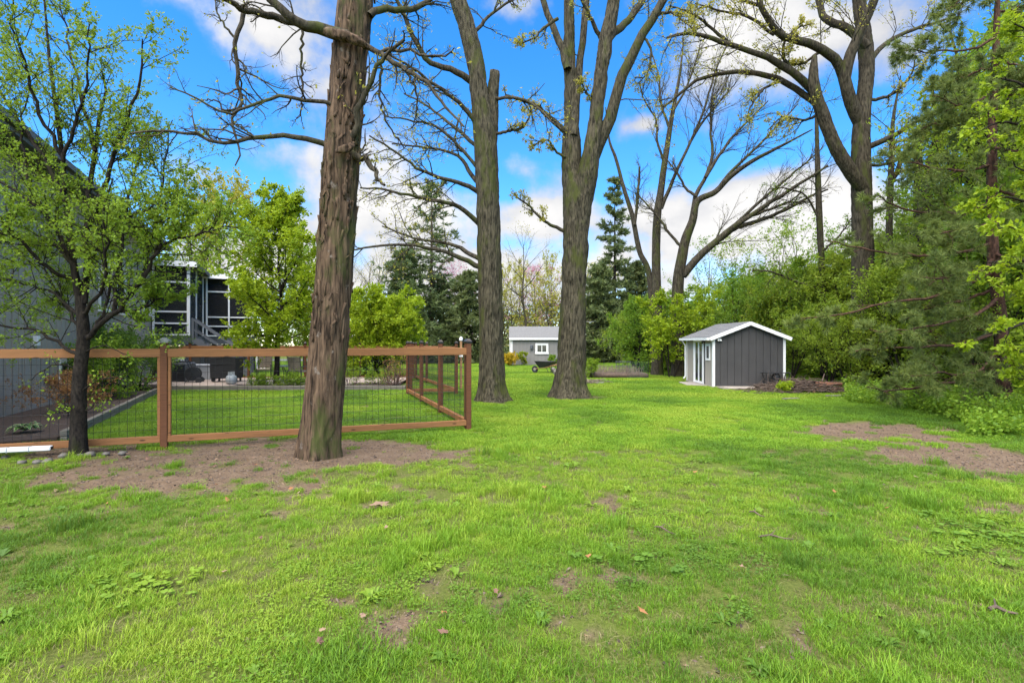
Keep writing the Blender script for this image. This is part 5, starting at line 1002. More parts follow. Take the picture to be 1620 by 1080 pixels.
# ------------------------------------------------------------------ wire fences
def fence(name, label, posts, rails_h=(1.40, 1.53), trims=(), capm=M_CAPM, bot=(.08, .18), capsize=.125, wires=True, ps=.095, tallpost=1.65, capmats=None, railskip=()):
    c = np.array(posts[0], float); root = thing(name, label, 'fence', (c[0], c[1], float(gz(0, c[1])))); off = np.array(root.location)
    for i, (x, y) in enumerate(posts):
        z = float(gz(0, y)); x, y = x - off[0], y - off[1]; z -= off[2]; a = math.atan2(posts[-1][1] - posts[0][1], posts[-1][0] - posts[0][0])
        p = obj('post', MB().box(-ps / 2, ps / 2, -ps / 2, ps / 2, -.35, tallpost).mesh('post'), M_POST, root, (x, y, z), (0, 0, a), bevel=.006)
        cm = capmats[i] if capmats else capm; s = capsize / 2 * (1.25 if cm is M_CAPG else 1)
        cap = obj('cap', MB().box(-s, s, -s, s, tallpost - .03, tallpost + .015).mesh('cap'), cm, p, bevel=.006)
        pyr = MB().add([(-s * .85, -s * .85, tallpost + .015), (s * .85, -s * .85, tallpost + .015), (s * .85, s * .85, tallpost + .015), (-s * .85, s * .85, tallpost + .015), (-s * .3, -s * .3, tallpost + .055), (s * .3, -s * .3, tallpost + .055), (s * .3, s * .3, tallpost + .055), (-s * .3, s * .3, tallpost + .055)],
                       [(0, 1, 5, 4), (1, 2, 6, 5), (2, 3, 7, 6), (3, 0, 4, 7), (4, 5, 6, 7)]); obj('cap_top', pyr.mesh('cap_top'), cm, p)
    for i in range(len(posts) - 1):
        if i in railskip: continue
        A = np.array([posts[i][0], posts[i][1], float(gz(0, posts[i][1]))]); Bp = np.array([posts[i + 1][0], posts[i + 1][1], float(gz(0, posts[i + 1][1]))])
        L = np.linalg.norm(Bp - A); t = (Bp - A) / L; A2 = A + t * ps / 2; L2 = L - ps; rz = math.atan2(t[1], t[0]); ry = -math.asin(t[2])
        for (z0, z1), w in ((rails_h, .085), (bot, .075)):
            o = obj('rail', MB().box(0, L2, -w / 2, w / 2, z0, z1).mesh('rail'), M_CEDAR, root, A2 - off, (0, ry, rz), bevel=.005)
        if i in trims or trims == 'all':
            for xx in (.022, L2 - .022): obj('trim_board', MB().box(xx - .02, xx + .02, -.03, .03, bot[1], rails_h[0]).mesh('trim_board'), M_CEDAR, root, A2 - off, (0, ry, rz), bevel=.003)
        if wires:
            w = MB(); r = .0026; n = int(L2 / .105)
            for q in range(n + 1): x = .01 + (L2 - .02) * q / n; w.tube([(x, 0, bot[1] - .01), (x, 0, rails_h[0] + .01)], r, 4, False)
            for zq in np.linspace(bot[1] + .1, rails_h[0] - .1, 8): w.tube([(0, .004, zq), (L2, .004, zq)], r, 4, False)
            obj('wire_mesh', w.mesh('wire_mesh'), M_WIRE, root, A2 - off, (0, ry, rz))
    return root
FC, FL = G(741, 679)[:2], G(260, 707)[:2]; fd = (FL - FC) / np.linalg.norm(FL - FC); FM = FC + (FL - FC) * .5
fence('front_fence', 'cedar and black wire fence with a post behind the shaggy tree', [tuple(FC), tuple(FM), tuple(FL), tuple(FL + fd * 2.45), tuple(FL + fd * 4.7)], trims=(1, 2), capmats=[M_CAPM, M_CAPM, M_CAPG, M_CAPM, M_CAPM])
SD = np.array([-.345, .939]); SP = [FC + SD * 2.44 * k for k in range(4)]
fence('side_fence', 'cedar wire fence running back from the corner post', [tuple(SP[0] + SD * .1)] + [tuple(q) for q in SP[1:]])
FG = G(722, 623)[:2]; E0 = FG + SD * 2.5; E1 = FG + SD * 5.0; E2 = FG + SD * 7.6
fence('gate_fence', 'short cedar wire fence jogging out past the patio', [tuple(SP[3] + np.array([.1, 0])), tuple(FG), tuple(E0), tuple(E1), tuple(E2)])
NB = [tuple(E2 + np.array([-2.35, -.35]) * k + np.array([-.12, 0])) for k in range(6)]
fence('back_fence', 'cedar wire fence closing the yard behind the patio', NB)
def bird_post():
    b = np.array(on(729.5, 18.6)); root = thing('lantern_post', 'tall thin wooden post with a white lantern top beyond the side fence', 'post', b)
    obj('pole', MB().box(-.04, .04, -.04, .04, -.2, 1.72).mesh('pole'), M_HANDLE, root, bevel=.004); obj('lantern', MB().lathe([(.05, 1.72), (.07, 1.74), (.07, 1.80), (.04, 1.86), (.01, 1.88)], n=10).mesh('lantern'), M_WHITE, root)
    obj('bracket', MB().box(-.07, .07, -.06, -.04, 1.15, 1.28).mesh('bracket'), M_WHITE, root)
bird_post()

# ------------------------------------------------------------------ things on the patio
PZ = .10
def pat(px, d, z=PZ + .035): return (PX(px, d), d, -SL * d + z)
def patio_things():
    r = thing('heat_pump', 'dark louvred outdoor air-conditioning unit by the porch', 'air conditioner', pat(289, 20.6, .1))
    obj('casing', MB().box(-.34, .34, -.34, .34, .04, .78).mesh('casing'), M_TRIMG, r, bevel=.04)
    for k in range(9): obj('louvre', MB().box(-.32, .32, -.365, -.342, .10 + k * .07, .13 + k * .07).mesh('louvre'), M_BLACK, r)
    obj('top_grille', MB().lathe([(.3, .78), (.3, .82), (.05, .86)], n=20).mesh('top_grille'), M_BLACK, r); obj('pad', MB().box(-.42, .42, -.42, .42, -.02, .05).mesh('pad'), M_CONC, r)
    r = thing('hose_reel', 'hose reel cart with coiled pale hose beside the grey box', 'hose reel', pat(306, 20.0, .1))
    obj('reel', MB().lathe([(.26, -.2), (.26, -.17), (.1, -.16), (.1, .16), (.26, .17), (.26, .2)], n=20).mesh('reel'), M_BLACK, r, (0, 0, .36), (R(90), 0, R(20)))
    a = np.linspace(0, 2 * np.pi * 9, 220); obj('hose', MB().tube(np.stack([.16 * np.cos(a) * (1 + .12 * np.sin(a * .37)), np.linspace(-.14, .14, 220), .36 + .16 * np.sin(a)], -1), .016, 6).mesh('hose'), M_TAN, r, rot=(0, 0, R(20)))
    for s in (-.2, .2): obj('frame', MB().tube([(.28, s, 0), (.0, s, .36), (-.15, s, .75), (-.25, s, .95)], .015, 6).tube([(-.25, s, .01), (0, s, .36)], .015, 6).mesh('frame'), M_BLACK, r, rot=(0, 0, R(20)))
    obj('handle', MB().tube([(-.25, -.2, .95), (-.25, .2, .95)], .016, 6).mesh('handle'), M_BLACK, r, rot=(0, 0, R(20)))
    for s in (-.24, .24): obj('wheel', MB().lathe([(.1, -.02), (.12, 0), (.1, .02)], n=14).mesh('wheel'), M_RUBBER, r, (.22 * math.cos(R(20)) - s * math.sin(R(20)), .22 * math.sin(R(20)) + s * math.cos(R(20)), .12), (R(90), 0, R(20)))
    r = thing('storage_box', 'light grey plastic storage box with a lid against the porch', 'storage box', pat(319, 21.6, .135))
    obj('body', MB().box(-.48, .48, -.28, .28, 0, .56).mesh('body'), M_GREYP, r, bevel=.02); obj('lid', MB().box(-.51, .51, -.31, .31, .562, .64).mesh('lid'), M_GREYP, r, bevel=.025)
    for x in (-.3, 0, .3): obj('rib', MB().box(x - .03, x + .03, -.295, -.28, .05, .5).mesh('rib'), M_GREYP, r)
    r = thing('covered_grill', 'barbecue grill under a black cover on wheels', 'grill', pat(359, 20.4))
    obj('cover', MB().prism([(-.50, .14), (.50, .14), (.52, .95), (.34, 1.0), (.30, 1.16), (.2, 1.22), (-.2, 1.22), (-.30, 1.16), (-.34, 1.0), (-.52, .95)], -.3, .3).mesh('cover'), M_RUBBER, r, bevel=.03)
    for x in (-.42, .42): obj('wheel', MB().lathe([(.07, -.03), (.085, 0), (.07, .03)], n=14).mesh('wheel'), M_BLACK, r, (x, -.2, .085), (R(90), 0, 0)); obj('leg', MB().box(x - .03, x + .03, .18, .24, 0, .16).mesh('leg'), M_BLACK, r)
    for z in (.45, .7, .95): obj('fold', MB().tube([(-.5, -.303, z), (-.2, -.315, z - .02), (.2, -.312, z + .01), (.5, -.303, z)], .012, 5).mesh('fold'), M_RUBBER, r)
    r = thing('propane_tank', 'grey propane tank standing in front of the covered grill', 'gas tank', pat(366, 19.0, .1))
    obj('body', MB().lathe([(.11, 0), (.11, .05), (.15, .07), (.19, .13), (.19, .27), (.16, .34), (.08, .385), (.03, .39)], n=20).mesh('body', True), M_TANK, r)
    c = MB()
    for k in range(10):
        a = k / 9 * 4.6 + .8; b = (k + 1) / 9 * 4.6 + .8
        if k < 9: c.beam((.11 * math.cos(a), .11 * math.sin(a), .43), (.11 * math.cos(b), .11 * math.sin(b), .43), .008, .14)
    obj('collar', c.mesh('collar'), M_TANK, r); obj('valve', MB().lathe([(.02, .39), (.02, .43), (.04, .43), (.04, .46)], n=8).mesh('valve'), M_BLACK, r)
    r = thing('patio_table', 'small dark patio side table with slim crossed legs', 'table', pat(452, 20.2)); obj('top', MB().lathe([(.30, .60), (.32, .61), (.32, .635), (.30, .64)], n=20).mesh('top'), M_GREYP, r)
    for k in range(3):
        a = k * 2.09 + .4; obj('leg', MB().tube([(.22 * math.cos(a), .22 * math.sin(a), 0), (.06 * math.cos(a + 1), .06 * math.sin(a + 1), .33), (.22 * math.cos(a + 2), .22 * math.sin(a + 2), .60)], .016, 6).mesh('leg'), M_BLACK, r)
    def chair(label, px, d, rz):
        r = thing('patio_chair', label, 'chair', pat(px, d), rz, 'patio chairs'); 
        for s in (-.27, .27):
            obj('leg', MB().tube([(s, -.27, 0), (s, -.27, .42), (s, -.25, .62), (s, .2, .63), (s, .27, .6)], .016, 6).mesh('leg'), M_BLACK, r); obj('leg', MB().tube([(s, .24, 0), (s, .26, .45), (s, .34, 1.0)], .016, 6).mesh('leg'), M_BLACK, r)
        obj('seat', MB().box(-.25, .25, -.25, .25, .40, .46).mesh('seat'), M_TAN, r, bevel=.02)
        b = obj('backrest', MB().beam((0, .28, .48), (0, .36, .98), .5, .03, (0, 1, 0)).mesh('backrest'), M_TAN, r)
        for k in range(5): obj('slat', MB().box(-.25, .25, .255 + k * .0165, .265 + k * .0165, .52 + k * .1, .59 + k * .1).mesh('slat'), M_TAN, b)
    chair('tan patio chair with its back to the lawn beside the small table', 474, 19.9, R(165)); chair('tan patio chair on the far side of the patio behind the ornamental tree', 418, 21.7, R(20))
patio_things()

# ------------------------------------------------------------------ lawn: wheelbarrow, garden bed, brush pile, slab, bench
def wheelbarrow():
    b = G(863, 590); r = thing('wheelbarrow', 'black wheelbarrow with wooden handles parked before the pale shed', 'wheelbarrow', b, R(150))
    t = MB(); lo = [(-.35, -.24, .36), (.30, -.2, .30), (.30, .2, .30), (-.35, .24, .36)]; hi = [(-.55, -.36, .66), (.55, -.32, .66), (.55, .32, .66), (-.55, .36, .66)]; t.add(lo + hi + [(x * .96, y * .95, z + .02) for x, y, z in lo] + [(x * .97, y * .95, z) for x, y, z in hi],
        [(0, 1, 5, 4), (1, 2, 6, 5), (2, 3, 7, 6), (3, 0, 4, 7), (3, 2, 1, 0), (9, 8, 12, 13), (10, 9, 13, 14), (11, 10, 14, 15), (8, 11, 15, 12), (8, 9, 10, 11), (4, 5, 13, 12), (5, 6, 14, 13), (6, 7, 15, 14), (7, 4, 12, 15)])
    obj('tray', t.mesh('tray'), M_BLACK, r)
    for s in (-1, 1):
        obj('handle', MB().tube([(.72, s * .06, .22), (0, s * .2, .30), (-.6, s * .27, .45), (-1.0, s * .29, .56)], .02, 6).mesh('handle'), M_HANDLE, r)
        obj('leg', MB().tube([(-.15, s * .2, .33), (-.3, s * .24, .02), (-.42, s * .24, .02), (-.5, s * .24, .4)], .015, 6).mesh('leg'), M_BLACK, r)
    w = obj('wheel', MB().lathe([(.12, -.04), (.18, -.045), (.2, 0), (.18, .045), (.12, .04)], n=20).mesh('wheel'), M_RUBBER, r, (.66, 0, .2), (R(90), 0, 0)); obj('rim', MB().lathe([(.03, -.05), (.12, -.03), (.12, .03), (.03, .05)], n=14).mesh('rim'), M_TANK, w)
wheelbarrow()
def garden_bed():
    x0, x1, y0, y1 = 3.35, 6.5, 24.9, 26.9; z = -SL * 25; r = thing('garden_bed', 'log-edged raised garden bed full of dry stalks', 'garden bed', (x0, y0, z)); W, Dp = x1 - x0, y1 - y0; rng = np.random.default_rng(6)
    obj('soil', MB().box(.05, W - .05, .05, Dp - .05, -.1, .17).mesh('soil'), M_SOIL, r)
    for i in range(3): obj('log', MB().tube([(i * W / 3 + .01, 0, .10), ((i + .5) * W / 3, -.01, .11), ((i + 1) * W / 3 - .01, 0, .10)], .11, 9).mesh('log'), M_STICK, r)
    for x in (0, W): obj('log', MB().tube([(x, .12, .1), (x, Dp, .1)], .1, 9).mesh('log'), M_STICK, r)
    st = MB()
    for k in range(420):
        x, y = rng.uniform(.1, W - .1), rng.uniform(.1, Dp - .1); h = rng.uniform(.1, .45); a = rng.normal(0, .25, 2); st.tube([(x, y, .15), (x + a[0] * h, y + a[1] * h, .15 + h * .7), (x + a[0] * h * 2, y + a[1] * h * 2, .15 + h)], [.008, .006, .003], 4, False)
    o = obj('dry_stalks', st.mesh('dry_stalks'), M_STALK, r); o['kind'] = 'stuff'
    for x, y in ((.6, .0), (2.2, .02), (W, -.05), (W, Dp), (1.4, Dp), (0, Dp)): obj('stake', MB().tube([(x, y - .13, -.1), (x, y - .13, .85)], .012, 5).mesh('stake'), M_BLACK, r)
    nt = MB()
    for k in range(12): x = W - .9 + .9 * k / 11; nt.tube([(x, -.14, .02), (x, -.14, .75)], .003, 3, False)
    for k in range(8): nt.tube([(W - .9, -.14, .05 + k * .1), (W, -.14, .05 + k * .1)], .003, 3, False)
    obj('netting', nt.mesh('netting'), simple('green_net', (.05, .12, .09), .6), r)
    cg = MB()
    for k in range(10): a = k * .628; cg.tube([(W - .9 + .3 * math.cos(a), 1.2 + .3 * math.sin(a), .1), (W - .9 + .38 * math.cos(a), 1.2 + .38 * math.sin(a), .75)], .008, 4, False)
    for zq in (.3, .5, .72): cg.tube([(W - .9 + .36 * math.cos(a), 1.2 + .36 * math.sin(a), zq) for a in np.linspace(0, 6.28, 18)], .008, 4, False)
    obj('wire_cage', cg.mesh('wire_cage'), M_TRIMG, r)
garden_bed()
broadleaf('pale_sapling', 'small pale yellow-green bush at the end of the garden bed', 'bush', on(936, 24.6), 371, .95, .02, .45, .2, M_BARKD, M_LF_YOUNG, 14, 6, 4, 4, .06, stems=4, spread=.02)
broadleaf('yellow_shrub', 'low golden-yellow shrub at the corner of the pale shed', 'shrub', on(807, 38.6), 372, .85, .03, .55, .05, M_BARKD, M_LF_YEL, 30, 6, 4, 5, .07, stems=7, spread=.02)
broadleaf('wall_climber', 'narrow green climbing plant against the pale shed wall', 'plant', on(827, 39.3), 373, 1.1, .02, .25, .1, M_BARKD, M_LF_WOOD, 14, 6, 4, 5, .07, stems=3, spread=.02)
broadleaf('wall_climber', 'leafy plant against the pale shed wall beside the twin-stem trunk', 'plant', on(875, 39.3), 374, .8, .02, .35, .1, M_BARKD, M_LF_WOOD, 14, 6, 4, 5, .07, stems=3, spread=.02)
broadleaf('twiggy_shrub', 'reddish twiggy shrub just inside the side fence', 'shrub', on(621, 18.7), 375, 1.15, .03, .55, .1, M_TWIGR, M_LF_DEAD, 30, 6, 4, 1, .03, stems=14, spread=.02, up=.05)
broadleaf('twiggy_shrub', 'small sparse shrub on the patio corner behind the shaggy tree', 'shrub', on(556, 19.2), 376, .8, .02, .4, .1, M_TWIGR, M_LF_YOUNG, 20, 6, 4, 3, .03, stems=8, spread=.02, up=.05)
for i, (px, d, s, lab) in enumerate(((408, 18.6, .45, 'low leafy edging plant below the ornamental tree'), (450, 18.7, .6, 'low leafy edging plant before the patio table'), (478, 18.6, .5, 'low leafy edging plant before the tan chair'), (600, 19.4, .75, 'pale spreading plant beside the reddish twiggy shrub'))):
    broadleaf('edging_plant', lab, 'plant', (PX(px, d), d, -SL * d + .08), 380 + i, .5 * s + .1, .012, .9 * s, .02, M_BARKD, M_LF_YOUNG, 16, 6, 4, 4, .045, stems=9, spread=.03, group='edging plants')
# planting bed by the house
broadleaf('bed_shrub', 'dense dark green shrub against the house wall', 'shrub', (*(HL(.75, -8.3)[:2]), 0), 391, 1.80, .03, 1.19, .1, M_BARKD, M_LF_DEEP, 34, 7, 5, 6, .05, stems=9, group='foundation shrubs')
broadleaf('bed_shrub', 'leafy green shrub next to the left fence post', 'shrub', (*(HL(.9, -6.5)[:2]), 0), 392, 1.68, .03, 1.19, .1, M_BARKD, M_LF_DEEP, 34, 7, 5, 6, .05, stems=9, group='foundation shrubs')
broadleaf('bed_shrub', 'lighter green shrub behind the young leafy tree trunk', 'shrub', (*(HL(.9, -10.2)[:2]), 0), 393, 1.38, .03, 1.00, .1, M_BARKD, M_LF_WOOD, 30, 7, 5, 6, .05, stems=9, group='foundation shrubs')
broadleaf('rusty_maple', 'low shrub with orange-brown feathery foliage by the house wall', 'shrub', (*(G(75, 664)[:2] + np.array([.2, .3])), 0), 394, .95, .025, .75, .35, M_TWIGR, M_LF_DEAD, 16, 7, 5, 6, .035, stems=3, up=-.02, spread=.02)
def hosta():
    b = np.append(G(40, 690)[:2], .05); rng = np.random.default_rng(4); r = thing('hosta', 'hosta with white-edged green leaves behind the bottom fence rail', 'plant', b)
    for k in range(26):
        a = k * 2.4; L = rng.uniform(.2, .34); el = rng.uniform(.35, 1.1); u = np.array([math.cos(a), math.sin(a), 0]); s = np.array([-u[1], u[0], 0]); V = []; rn = []; n = 6
        for j in range(n):
            t = j / (n - 1); c = u * L * t * math.cos(el) + np.array([0, 0, L * (t * math.sin(el) - .55 * t * t * t)]); w = .055 * math.sin(math.pi * min(1, .08 + .92 * t)) ** .7
            for q in (-1, -.6, .6, 1): V.append(c + s * w * q + np.array([0, 0, abs(q) * w * .35]))
        Q = []
        for j in range(n - 1):
            for q in range(3): i = j * 4 + q; Q.append((i, i + 1, i + 5, i + 4)); rn.append(.25 if q == 1 else .95)
        obj('leaf', mesh_np('leaf', np.array(V), [np.array(Q)], True, fattr={'rnd': np.array(rn)}), M_HOSTA, r)
hosta()
def white_trim():
    a, b = G(-60, 729), G(82, 722); c = (a + b) / 2; r = thing('white_downspout', 'length of white downspout lying on the ground by the fence', 'downspout', c); u = (b - a); L = np.linalg.norm(u); u = u / L
    m = MB().beam(a + [0, 0, .125] - c, b + [0, 0, .125] - c, .09, .065); obj('pipe', m.mesh('pipe'), M_WHITE, r, bevel=.012)
    e = b - c + [0, 0, .125]; obj('opening_shade', MB().beam(e, e + u * .004, .07, .045).mesh('opening_shade'), M_BLACK, r)  # black plate on the solid end, painted shade of the pipe's hollow
    for f in (.25, .5, .75):
        q = a + (b - a) * f - c; obj('seam', MB().beam(q + [0, 0, .125], q + u * .012 + [0, 0, .125], .094, .069).mesh('seam'), M_GREYP, r)
white_trim()
def stone(label, p, s, seed):
    rng = np.random.default_rng(seed); n, m = 8, 6; V = []
    for j in range(m):
        th = math.pi * (j + .5) / m
        for i in range(n): a = 2 * math.pi * i / n; q = np.array([math.cos(a) * math.sin(th), math.sin(a) * math.sin(th), math.cos(th) * .6]); V.append(q * s * (1 + rng.normal(0, .12)))
    Q = [(j * n + i, (j + 1) * n + i, (j + 1) * n + (i + 1) % n, j * n + (i + 1) % n) for j in range(m - 1) for i in range(n)]
    o = obj('stone', MB().add(V, Q, ng=[np.arange(n), np.arange(n)[::-1] + (m - 1) * n]).mesh('stone', True), M_STONE, None, p + np.array([0, 0, s * .05])); tag(o, label, 'stone', 'stones under the fence')
for i in range(9):
    px = 8 + i * 22 + (i * 37 % 11); stone('small grey field stone in the row along the fence foot', G(px, (716 if px > 95 else 724) + (i * 53 % 9)), .05 + .035 * ((i * 29) % 7) / 7, 60 + i)
def brush():
    c = G(1268, 619); r = thing('brush_pile', 'heap of cut branches and rusty brown logs beside the charcoal shed', 'brush pile', c); rng = np.random.default_rng(9)
    m = MB(); m2 = MB(); W, H = 1.45, .40
    for k in range(520):
        x = rng.normal(0, W * .5); y = rng.normal(0, .45); top = H * max(.12, 1 - (x / W / 1.1) ** 2) * max(.2, 1 - (y / 1.1) ** 2); z = rng.uniform(0.02, max(top, .05)); L = rng.uniform(.3, 1.1); a = rng.normal(0, .7) + (math.pi if rng.random() < .5 else 0); e = rng.normal(0, .16)
        d = np.array([math.cos(a) * math.cos(e), math.sin(a) * math.cos(e), math.sin(e)]); p = np.array([x, y, z]); q = rng.normal(0, .05, 3); rr = rng.uniform(.006, .02)
        pts = np.array([p - d * L / 2, p + q, p + d * L / 2]); pts[:, 2] = np.maximum(pts[:, 2], .01); m.tube(pts, [rr, rr * .8, rr * .4], 5, False)
    for k in range(60):
        a = rng.uniform(-2.5, 2.5); p = np.array([rng.normal(0, W * .5), rng.normal(0, .3), H * .6]); d = np.array([math.cos(a) * .8, math.sin(a) * .4, rng.uniform(.1, .9)]); L = rng.uniform(.2, .5); m.tube([p, p + d * L * .5, p + d * L + rng.normal(0, .04, 3)], [.008, .006, .003], 4, False)
    o = obj('branches', m.mesh('branches', True), M_STICK, r); o['kind'] = 'stuff'
    for k in range(9): 
        x = .55 + rng.normal(0, .35); y = rng.uniform(-.45, .2); z = .06 + rng.uniform(0, .24); a = rng.normal(0, .25); L = rng.uniform(.5, 1.0); d = np.array([math.cos(a), math.sin(a), rng.normal(0, .06)]) * L / 2; obj('log', MB().tube([np.array([x, y, z]) - d, np.array([x, y, z]) + d], rng.uniform(.025, .055), 8).mesh('log'), M_STICKR, r)
    obj('pole', MB().tube([(.35, -.5, .02), (.55, -.25, .35), (.78, .0, .6)], [.03, .025, .012], 7).mesh('pole'), M_STICK, r); obj('pole', MB().tube([(.05, -.62, .03), (.32, -.5, .16)], [.028, .025], 7).mesh('pole'), M_HANDLE, r)
brush()
def boards_by_pile():
    for i, (a, b) in enumerate((((1308, 627), (1338, 627)), ((1240, 632), (1262, 631)))):
        p, q = G(*a), G(*b); r = thing('timber_offcut', ('short grey plank lying on the grass at the right end of the brush pile', 'flat grey plank lying in the grass before the brush pile')[i], 'plank', p); obj('plank', MB().beam((0, 0, .02), q - p + [0, 0, .02], .14, .04).mesh('plank'), M_OLDWOOD, r); obj('nail', MB().lathe([(.004, .04), (.004, .046)], (.05, 0, 0), 6).mesh('nail'), M_BLACK, r)
boards_by_pile()
broadleaf('weed_clump', 'bright weed clump growing in front of the brush pile', 'weed', G(1240, 621), 395, .34, .01, .24, .05, M_BARKD, M_LF_BRIGHT, 12, 5, 4, 5, .07, stems=6, spread=.03)
s0, s1 = G(1131, 621), G(1204, 614)
flat_poly('concrete_slab', [(SHED[0] + .05, SHED[1] - .95), (SHED[0] + 1.55, SHED[1] - .8), (SHED[0] + 1.75, SHED[1] - .12), (SHED[0] + .1, SHED[1] - .1)], -.06, .035, M_CONC, 'pale concrete slab in front of the charcoal shed')
flat_poly('door_step', [(SHED[0] - .75, SHED[1] + .7), (SHED[0] - .08, SHED[1] + .3), (SHED[0] - .02, SHED[1] + 2.3), (SHED[0] - .55, SHED[1] + 2.3)], -.06, .03, M_CONC, 'flat stone step at the side door of the charcoal shed')
def metal_bench():
    b = SHED + np.array([2.15, -.42, 0]); r = thing('metal_cart', 'low black metal stand against the front of the charcoal shed', 'metal stand', b); W, H, Dp = .92, .55, .35
    obj('top', MB().box(-W / 2, W / 2, -Dp / 2, Dp / 2, H, H + .02).mesh('top'), M_BLACK, r)
    for x in (-W / 2 + .03, W / 2 - .03):
        for y in (-Dp / 2 + .03, Dp / 2 - .03): obj('leg', MB().tube([(x * 1.02, y, H), (x * .86, y, H * .55), (x * .9, y, 0)], .018, 6).mesh('leg'), M_BLACK, r)
    obj('bowl', MB().lathe([(.06, .08), (.12, .12), (.15, .25), (.15, .45), (.1, .52)], n=14).mesh('bowl'), M_BLACK, r); obj('rail', MB().tube([(-W / 2, -Dp / 2, .14), (W / 2, -Dp / 2, .14)], .012, 6).tube([(-W / 2, Dp / 2, .14), (W / 2, Dp / 2, .14)], .012, 6).mesh('rail'), M_BLACK, r)
    obj('handle', MB().tube([(-W / 2 - .12, 0, H + .01), (-W / 2, 0, H + .01)], .014, 6).mesh('handle'), M_BLACK, r)
metal_bench()
def twig_heap():
    c = G(935, 606); r = thing('twig_heap', 'small heap of twigs and bark chips in the grass beside the twin-stem tree', 'twig heap', c); rng = np.random.default_rng(12); m = MB()
    for k in range(90): p = np.array([rng.normal(0, .3), rng.normal(0, .2), rng.uniform(.01, .16)]); a = rng.uniform(0, 6.28); d = np.array([math.cos(a), math.sin(a), rng.normal(0, .2)]) * rng.uniform(.06, .22); m.tube([p - d, p + d], [.01, .006], 4, False)
    o = obj('twigs', m.mesh('twigs'), M_STALK, r); o['kind'] = 'stuff'; obj('bark_chip', MB().box(.2, .5, -.12, -.02, .02, .05).mesh('bark_chip'), M_CONC, r)
twig_heap()
def bed_timber():
    a, b = G(874, 586), G(884, 598); r = thing('short_timber', 'short grey timber lying beside the twin-stem trunk near the wheelbarrow', 'timber', b); obj('timber', MB().beam((0, 0, .1), a - b + [0, 0, .1], .2, .2).mesh('timber'), M_OLDWOOD, r); obj('end_cap', MB().beam((0, -.005, .1), (.0, -.012, .1), .18, .18).mesh('end_cap'), M_OLDWOOD, r)
bed_timber()
for i, (z, lab) in enumerate(((3.4, 'upper thin grey overhead cable across the far gardens'), (2.55, 'lower thin grey overhead cable across the far gardens'))):
    x = np.linspace(-70, 70, 60); o = obj('overhead_cable', MB().tube(np.stack([x, 0 * x + 58, z + .4 + .9 * (x / 70) ** 2 * 0], -1), .022, 5).mesh('overhead_cable'), M_TANK); tag(o, lab, 'cable', 'overhead cables')

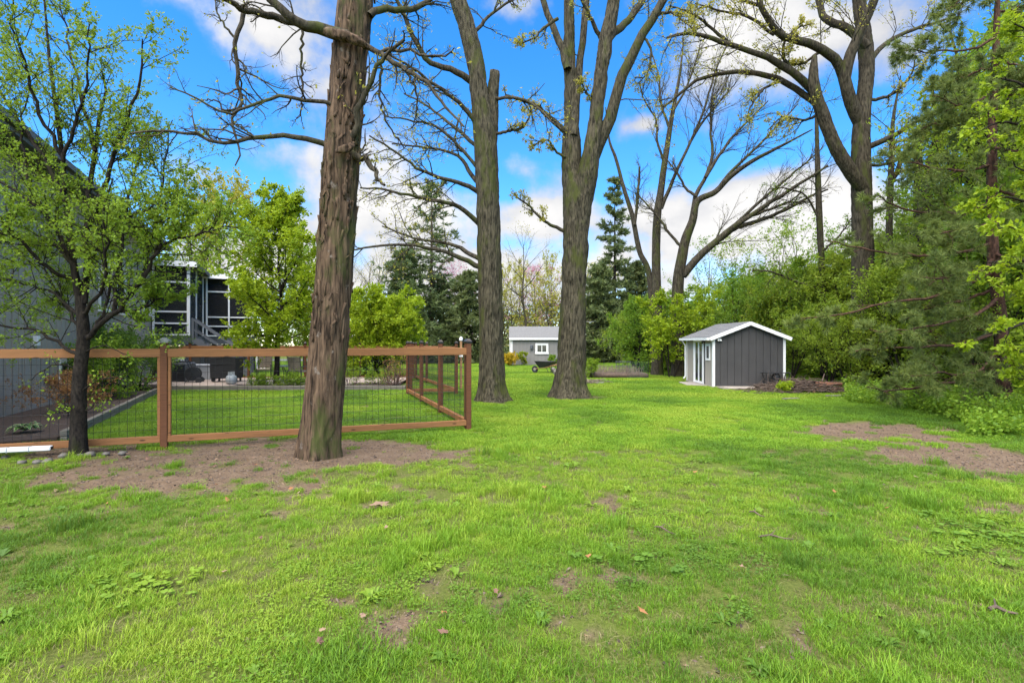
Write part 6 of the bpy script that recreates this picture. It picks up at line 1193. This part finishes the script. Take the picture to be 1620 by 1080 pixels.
# ------------------------------------------------------------------ fallen leaves and sticks on the lawn
def litter():
    rng = np.random.default_rng(21); meshes = []
    for k in range(4):                                          # curled lobed leaves
        n = 11; a = np.linspace(-math.pi * .92, math.pi * .92, n); rad = .5 + .5 * np.abs(np.cos(a * 2.5 + k)); rad[n // 2] = 1.25; out = np.stack([rad * np.cos(a), rad * .75 * np.sin(a), .25 * np.sin(a * 2 + k) + .18 * rng.normal(0, 1, n)], -1)
        V = np.vstack([[(-.45, 0, .05)], out]); meshes.append(mesh_np('fallen_leaf', V, [np.array([(0, i, i + 1) for i in range(1, n)])]))
    cols = [simple('dead_leaf_tan', (.24, .15, .09), .8, .3, 60), simple('dead_leaf_brown', (.16, .08, .05), .8, .3, 60), simple('dead_leaf_orange', (.28, .12, .04), .8, .3, 60)]
    spots = [(600, 803, .12, 0, 'large curled tan leaf lying on the lawn below the shaggy tree'), (655, 878, 0, 0, 0)]
    p = G(600, 803); o = obj('fallen_leaf', meshes[0].copy(), cols[0], None, p + np.array([0, 0, .04]), (0.1, .1, 1.2)); o.scale = (.14, .12, .05); tag(o, spots[0][4], 'leaf')
    for k in range(54):
        px, py = rng.uniform(20, 1600), 690 + 380 * rng.uniform(0, 1) ** 1.3
        if k < 30: px, py = rng.uniform(60, 560), rng.uniform(700, 800)
        p = G(px, py); m = meshes[k % 4] if k >= 12 else meshes[k % 4]; me = m if m.materials else m
        ci = k % 3; key = (k % 4, ci)
        if key not in litter.cache: c = m.copy(); c.materials.clear(); c.materials.append(cols[ci]); litter.cache[key] = c
        s = rng.uniform(.018, .038); o = obj('fallen_leaf', litter.cache[key], None, None, p + np.array([0, 0, .008 if k < 30 else .035]), (rng.normal(0, .3), rng.normal(0, .3), rng.uniform(0, 6.28))); o.scale = (s, s, s * .6)
        if k < 30: tag(o, ('tan', 'dark brown', 'orange-brown')[ci] + ' dead leaf lying on the bare earth near the fence', 'leaf', 'dead leaves on the bare earth')
        else: tag(o, ('tan', 'dark brown', 'orange-brown')[ci] + ' dead leaf caught in the lawn grass', 'leaf', 'dead leaves on the lawn')
    for i, (a, b, r, lab) in enumerate((((1186, 812), (1210, 822), .008, 'dark curved stick lying in the open lawn'), ((1200, 852), (1256, 858), .008, 'thin forked stick lying across the lawn grass'), ((1565, 968), (1610, 978), .012, 'short thick dark stick in the tall grass'), ((1035, 836), (1068, 850), .007, 'reddish thin stick in a thin patch of lawn'))):
        p, q = G(*a), G(*b); w = q - p; o = obj('stick', MB().tube([(0, 0, .02), w * .4 + [0, .03, .035], w * .75 + [0, .02, .02], w + [0, 0, .03]], [r, r, r * .8, r * .4], 6).tube([w * .4 + [0, .03, .035], w * .55 + [.03, .10, .05]], [r * .6, r * .3], 5).mesh('stick'), M_STICK, None, p); tag(o, lab, 'stick')
litter.cache = {}
litter()

def soil_litter():                                              # crumbs, chips and bits of leaf on the bare earth: too many to count
    rng = np.random.default_rng(31); n = 90000; d = rng.uniform(2.4, 13, n); x = rng.uniform(-1.05, 1.05, n) * d; b = bare_mask(x, d)
    k = (rng.uniform(0, 1, n) < b * .6 + .004) & outside(x, d); x, d = x[k], d[k]; n = len(x); sz = np.minimum(rng.gamma(2.0, .0026, n) + .002, .013); c = np.stack([x, d, gz(x, d) + (fbm(x * .8, d * .8, 1.7, 3) - .5) * .03 * sstep(40, 8, d) - .018 * bare_mask(x, d) - .004], -1)
    a = rng.uniform(0, 6.28, n); el = rng.uniform(.6, 2.4, n); u = np.stack([np.cos(a), np.sin(a), rng.normal(0, .25, n)], -1); v = np.stack([-np.sin(a), np.cos(a), rng.normal(0, .25, n)], -1); up = np.array([0, 0, 1.0])
    V = np.stack([c + u * (sz * el)[:, None], c + v * sz[:, None], c - u * (sz * el)[:, None], c - v * sz[:, None], c + up * (sz * .9)[:, None]], 1).reshape(-1, 3); i = np.arange(n)[:, None] * 5
    F = np.concatenate([i + np.array([[q, (q + 1) % 4, 4]]) for q in range(4)])
    t = NT('soil_crumb'); at_ = t.n('ShaderNodeAttribute', attribute_name='rnd'); t.l(t.ramp(at_.outputs['Fac'], [(0, (.045, .03, .022)), (.6, (.12, .085, .06)), (.9, (.19, .14, .10)), (1, (.25, .15, .08))]), t.b.inputs['Base Color']); t.b.inputs['Roughness'].default_value = 1
    o = obj('soil_litter', mesh_np('soil_litter', V, [F], fattr={'rnd': np.tile(rng.uniform(0, 1, n), 4)}), t.m); tag(o, 'crumbs of soil and bark chips scattered on the bare earth', 'soil litter', kind='stuff')
soil_litter()
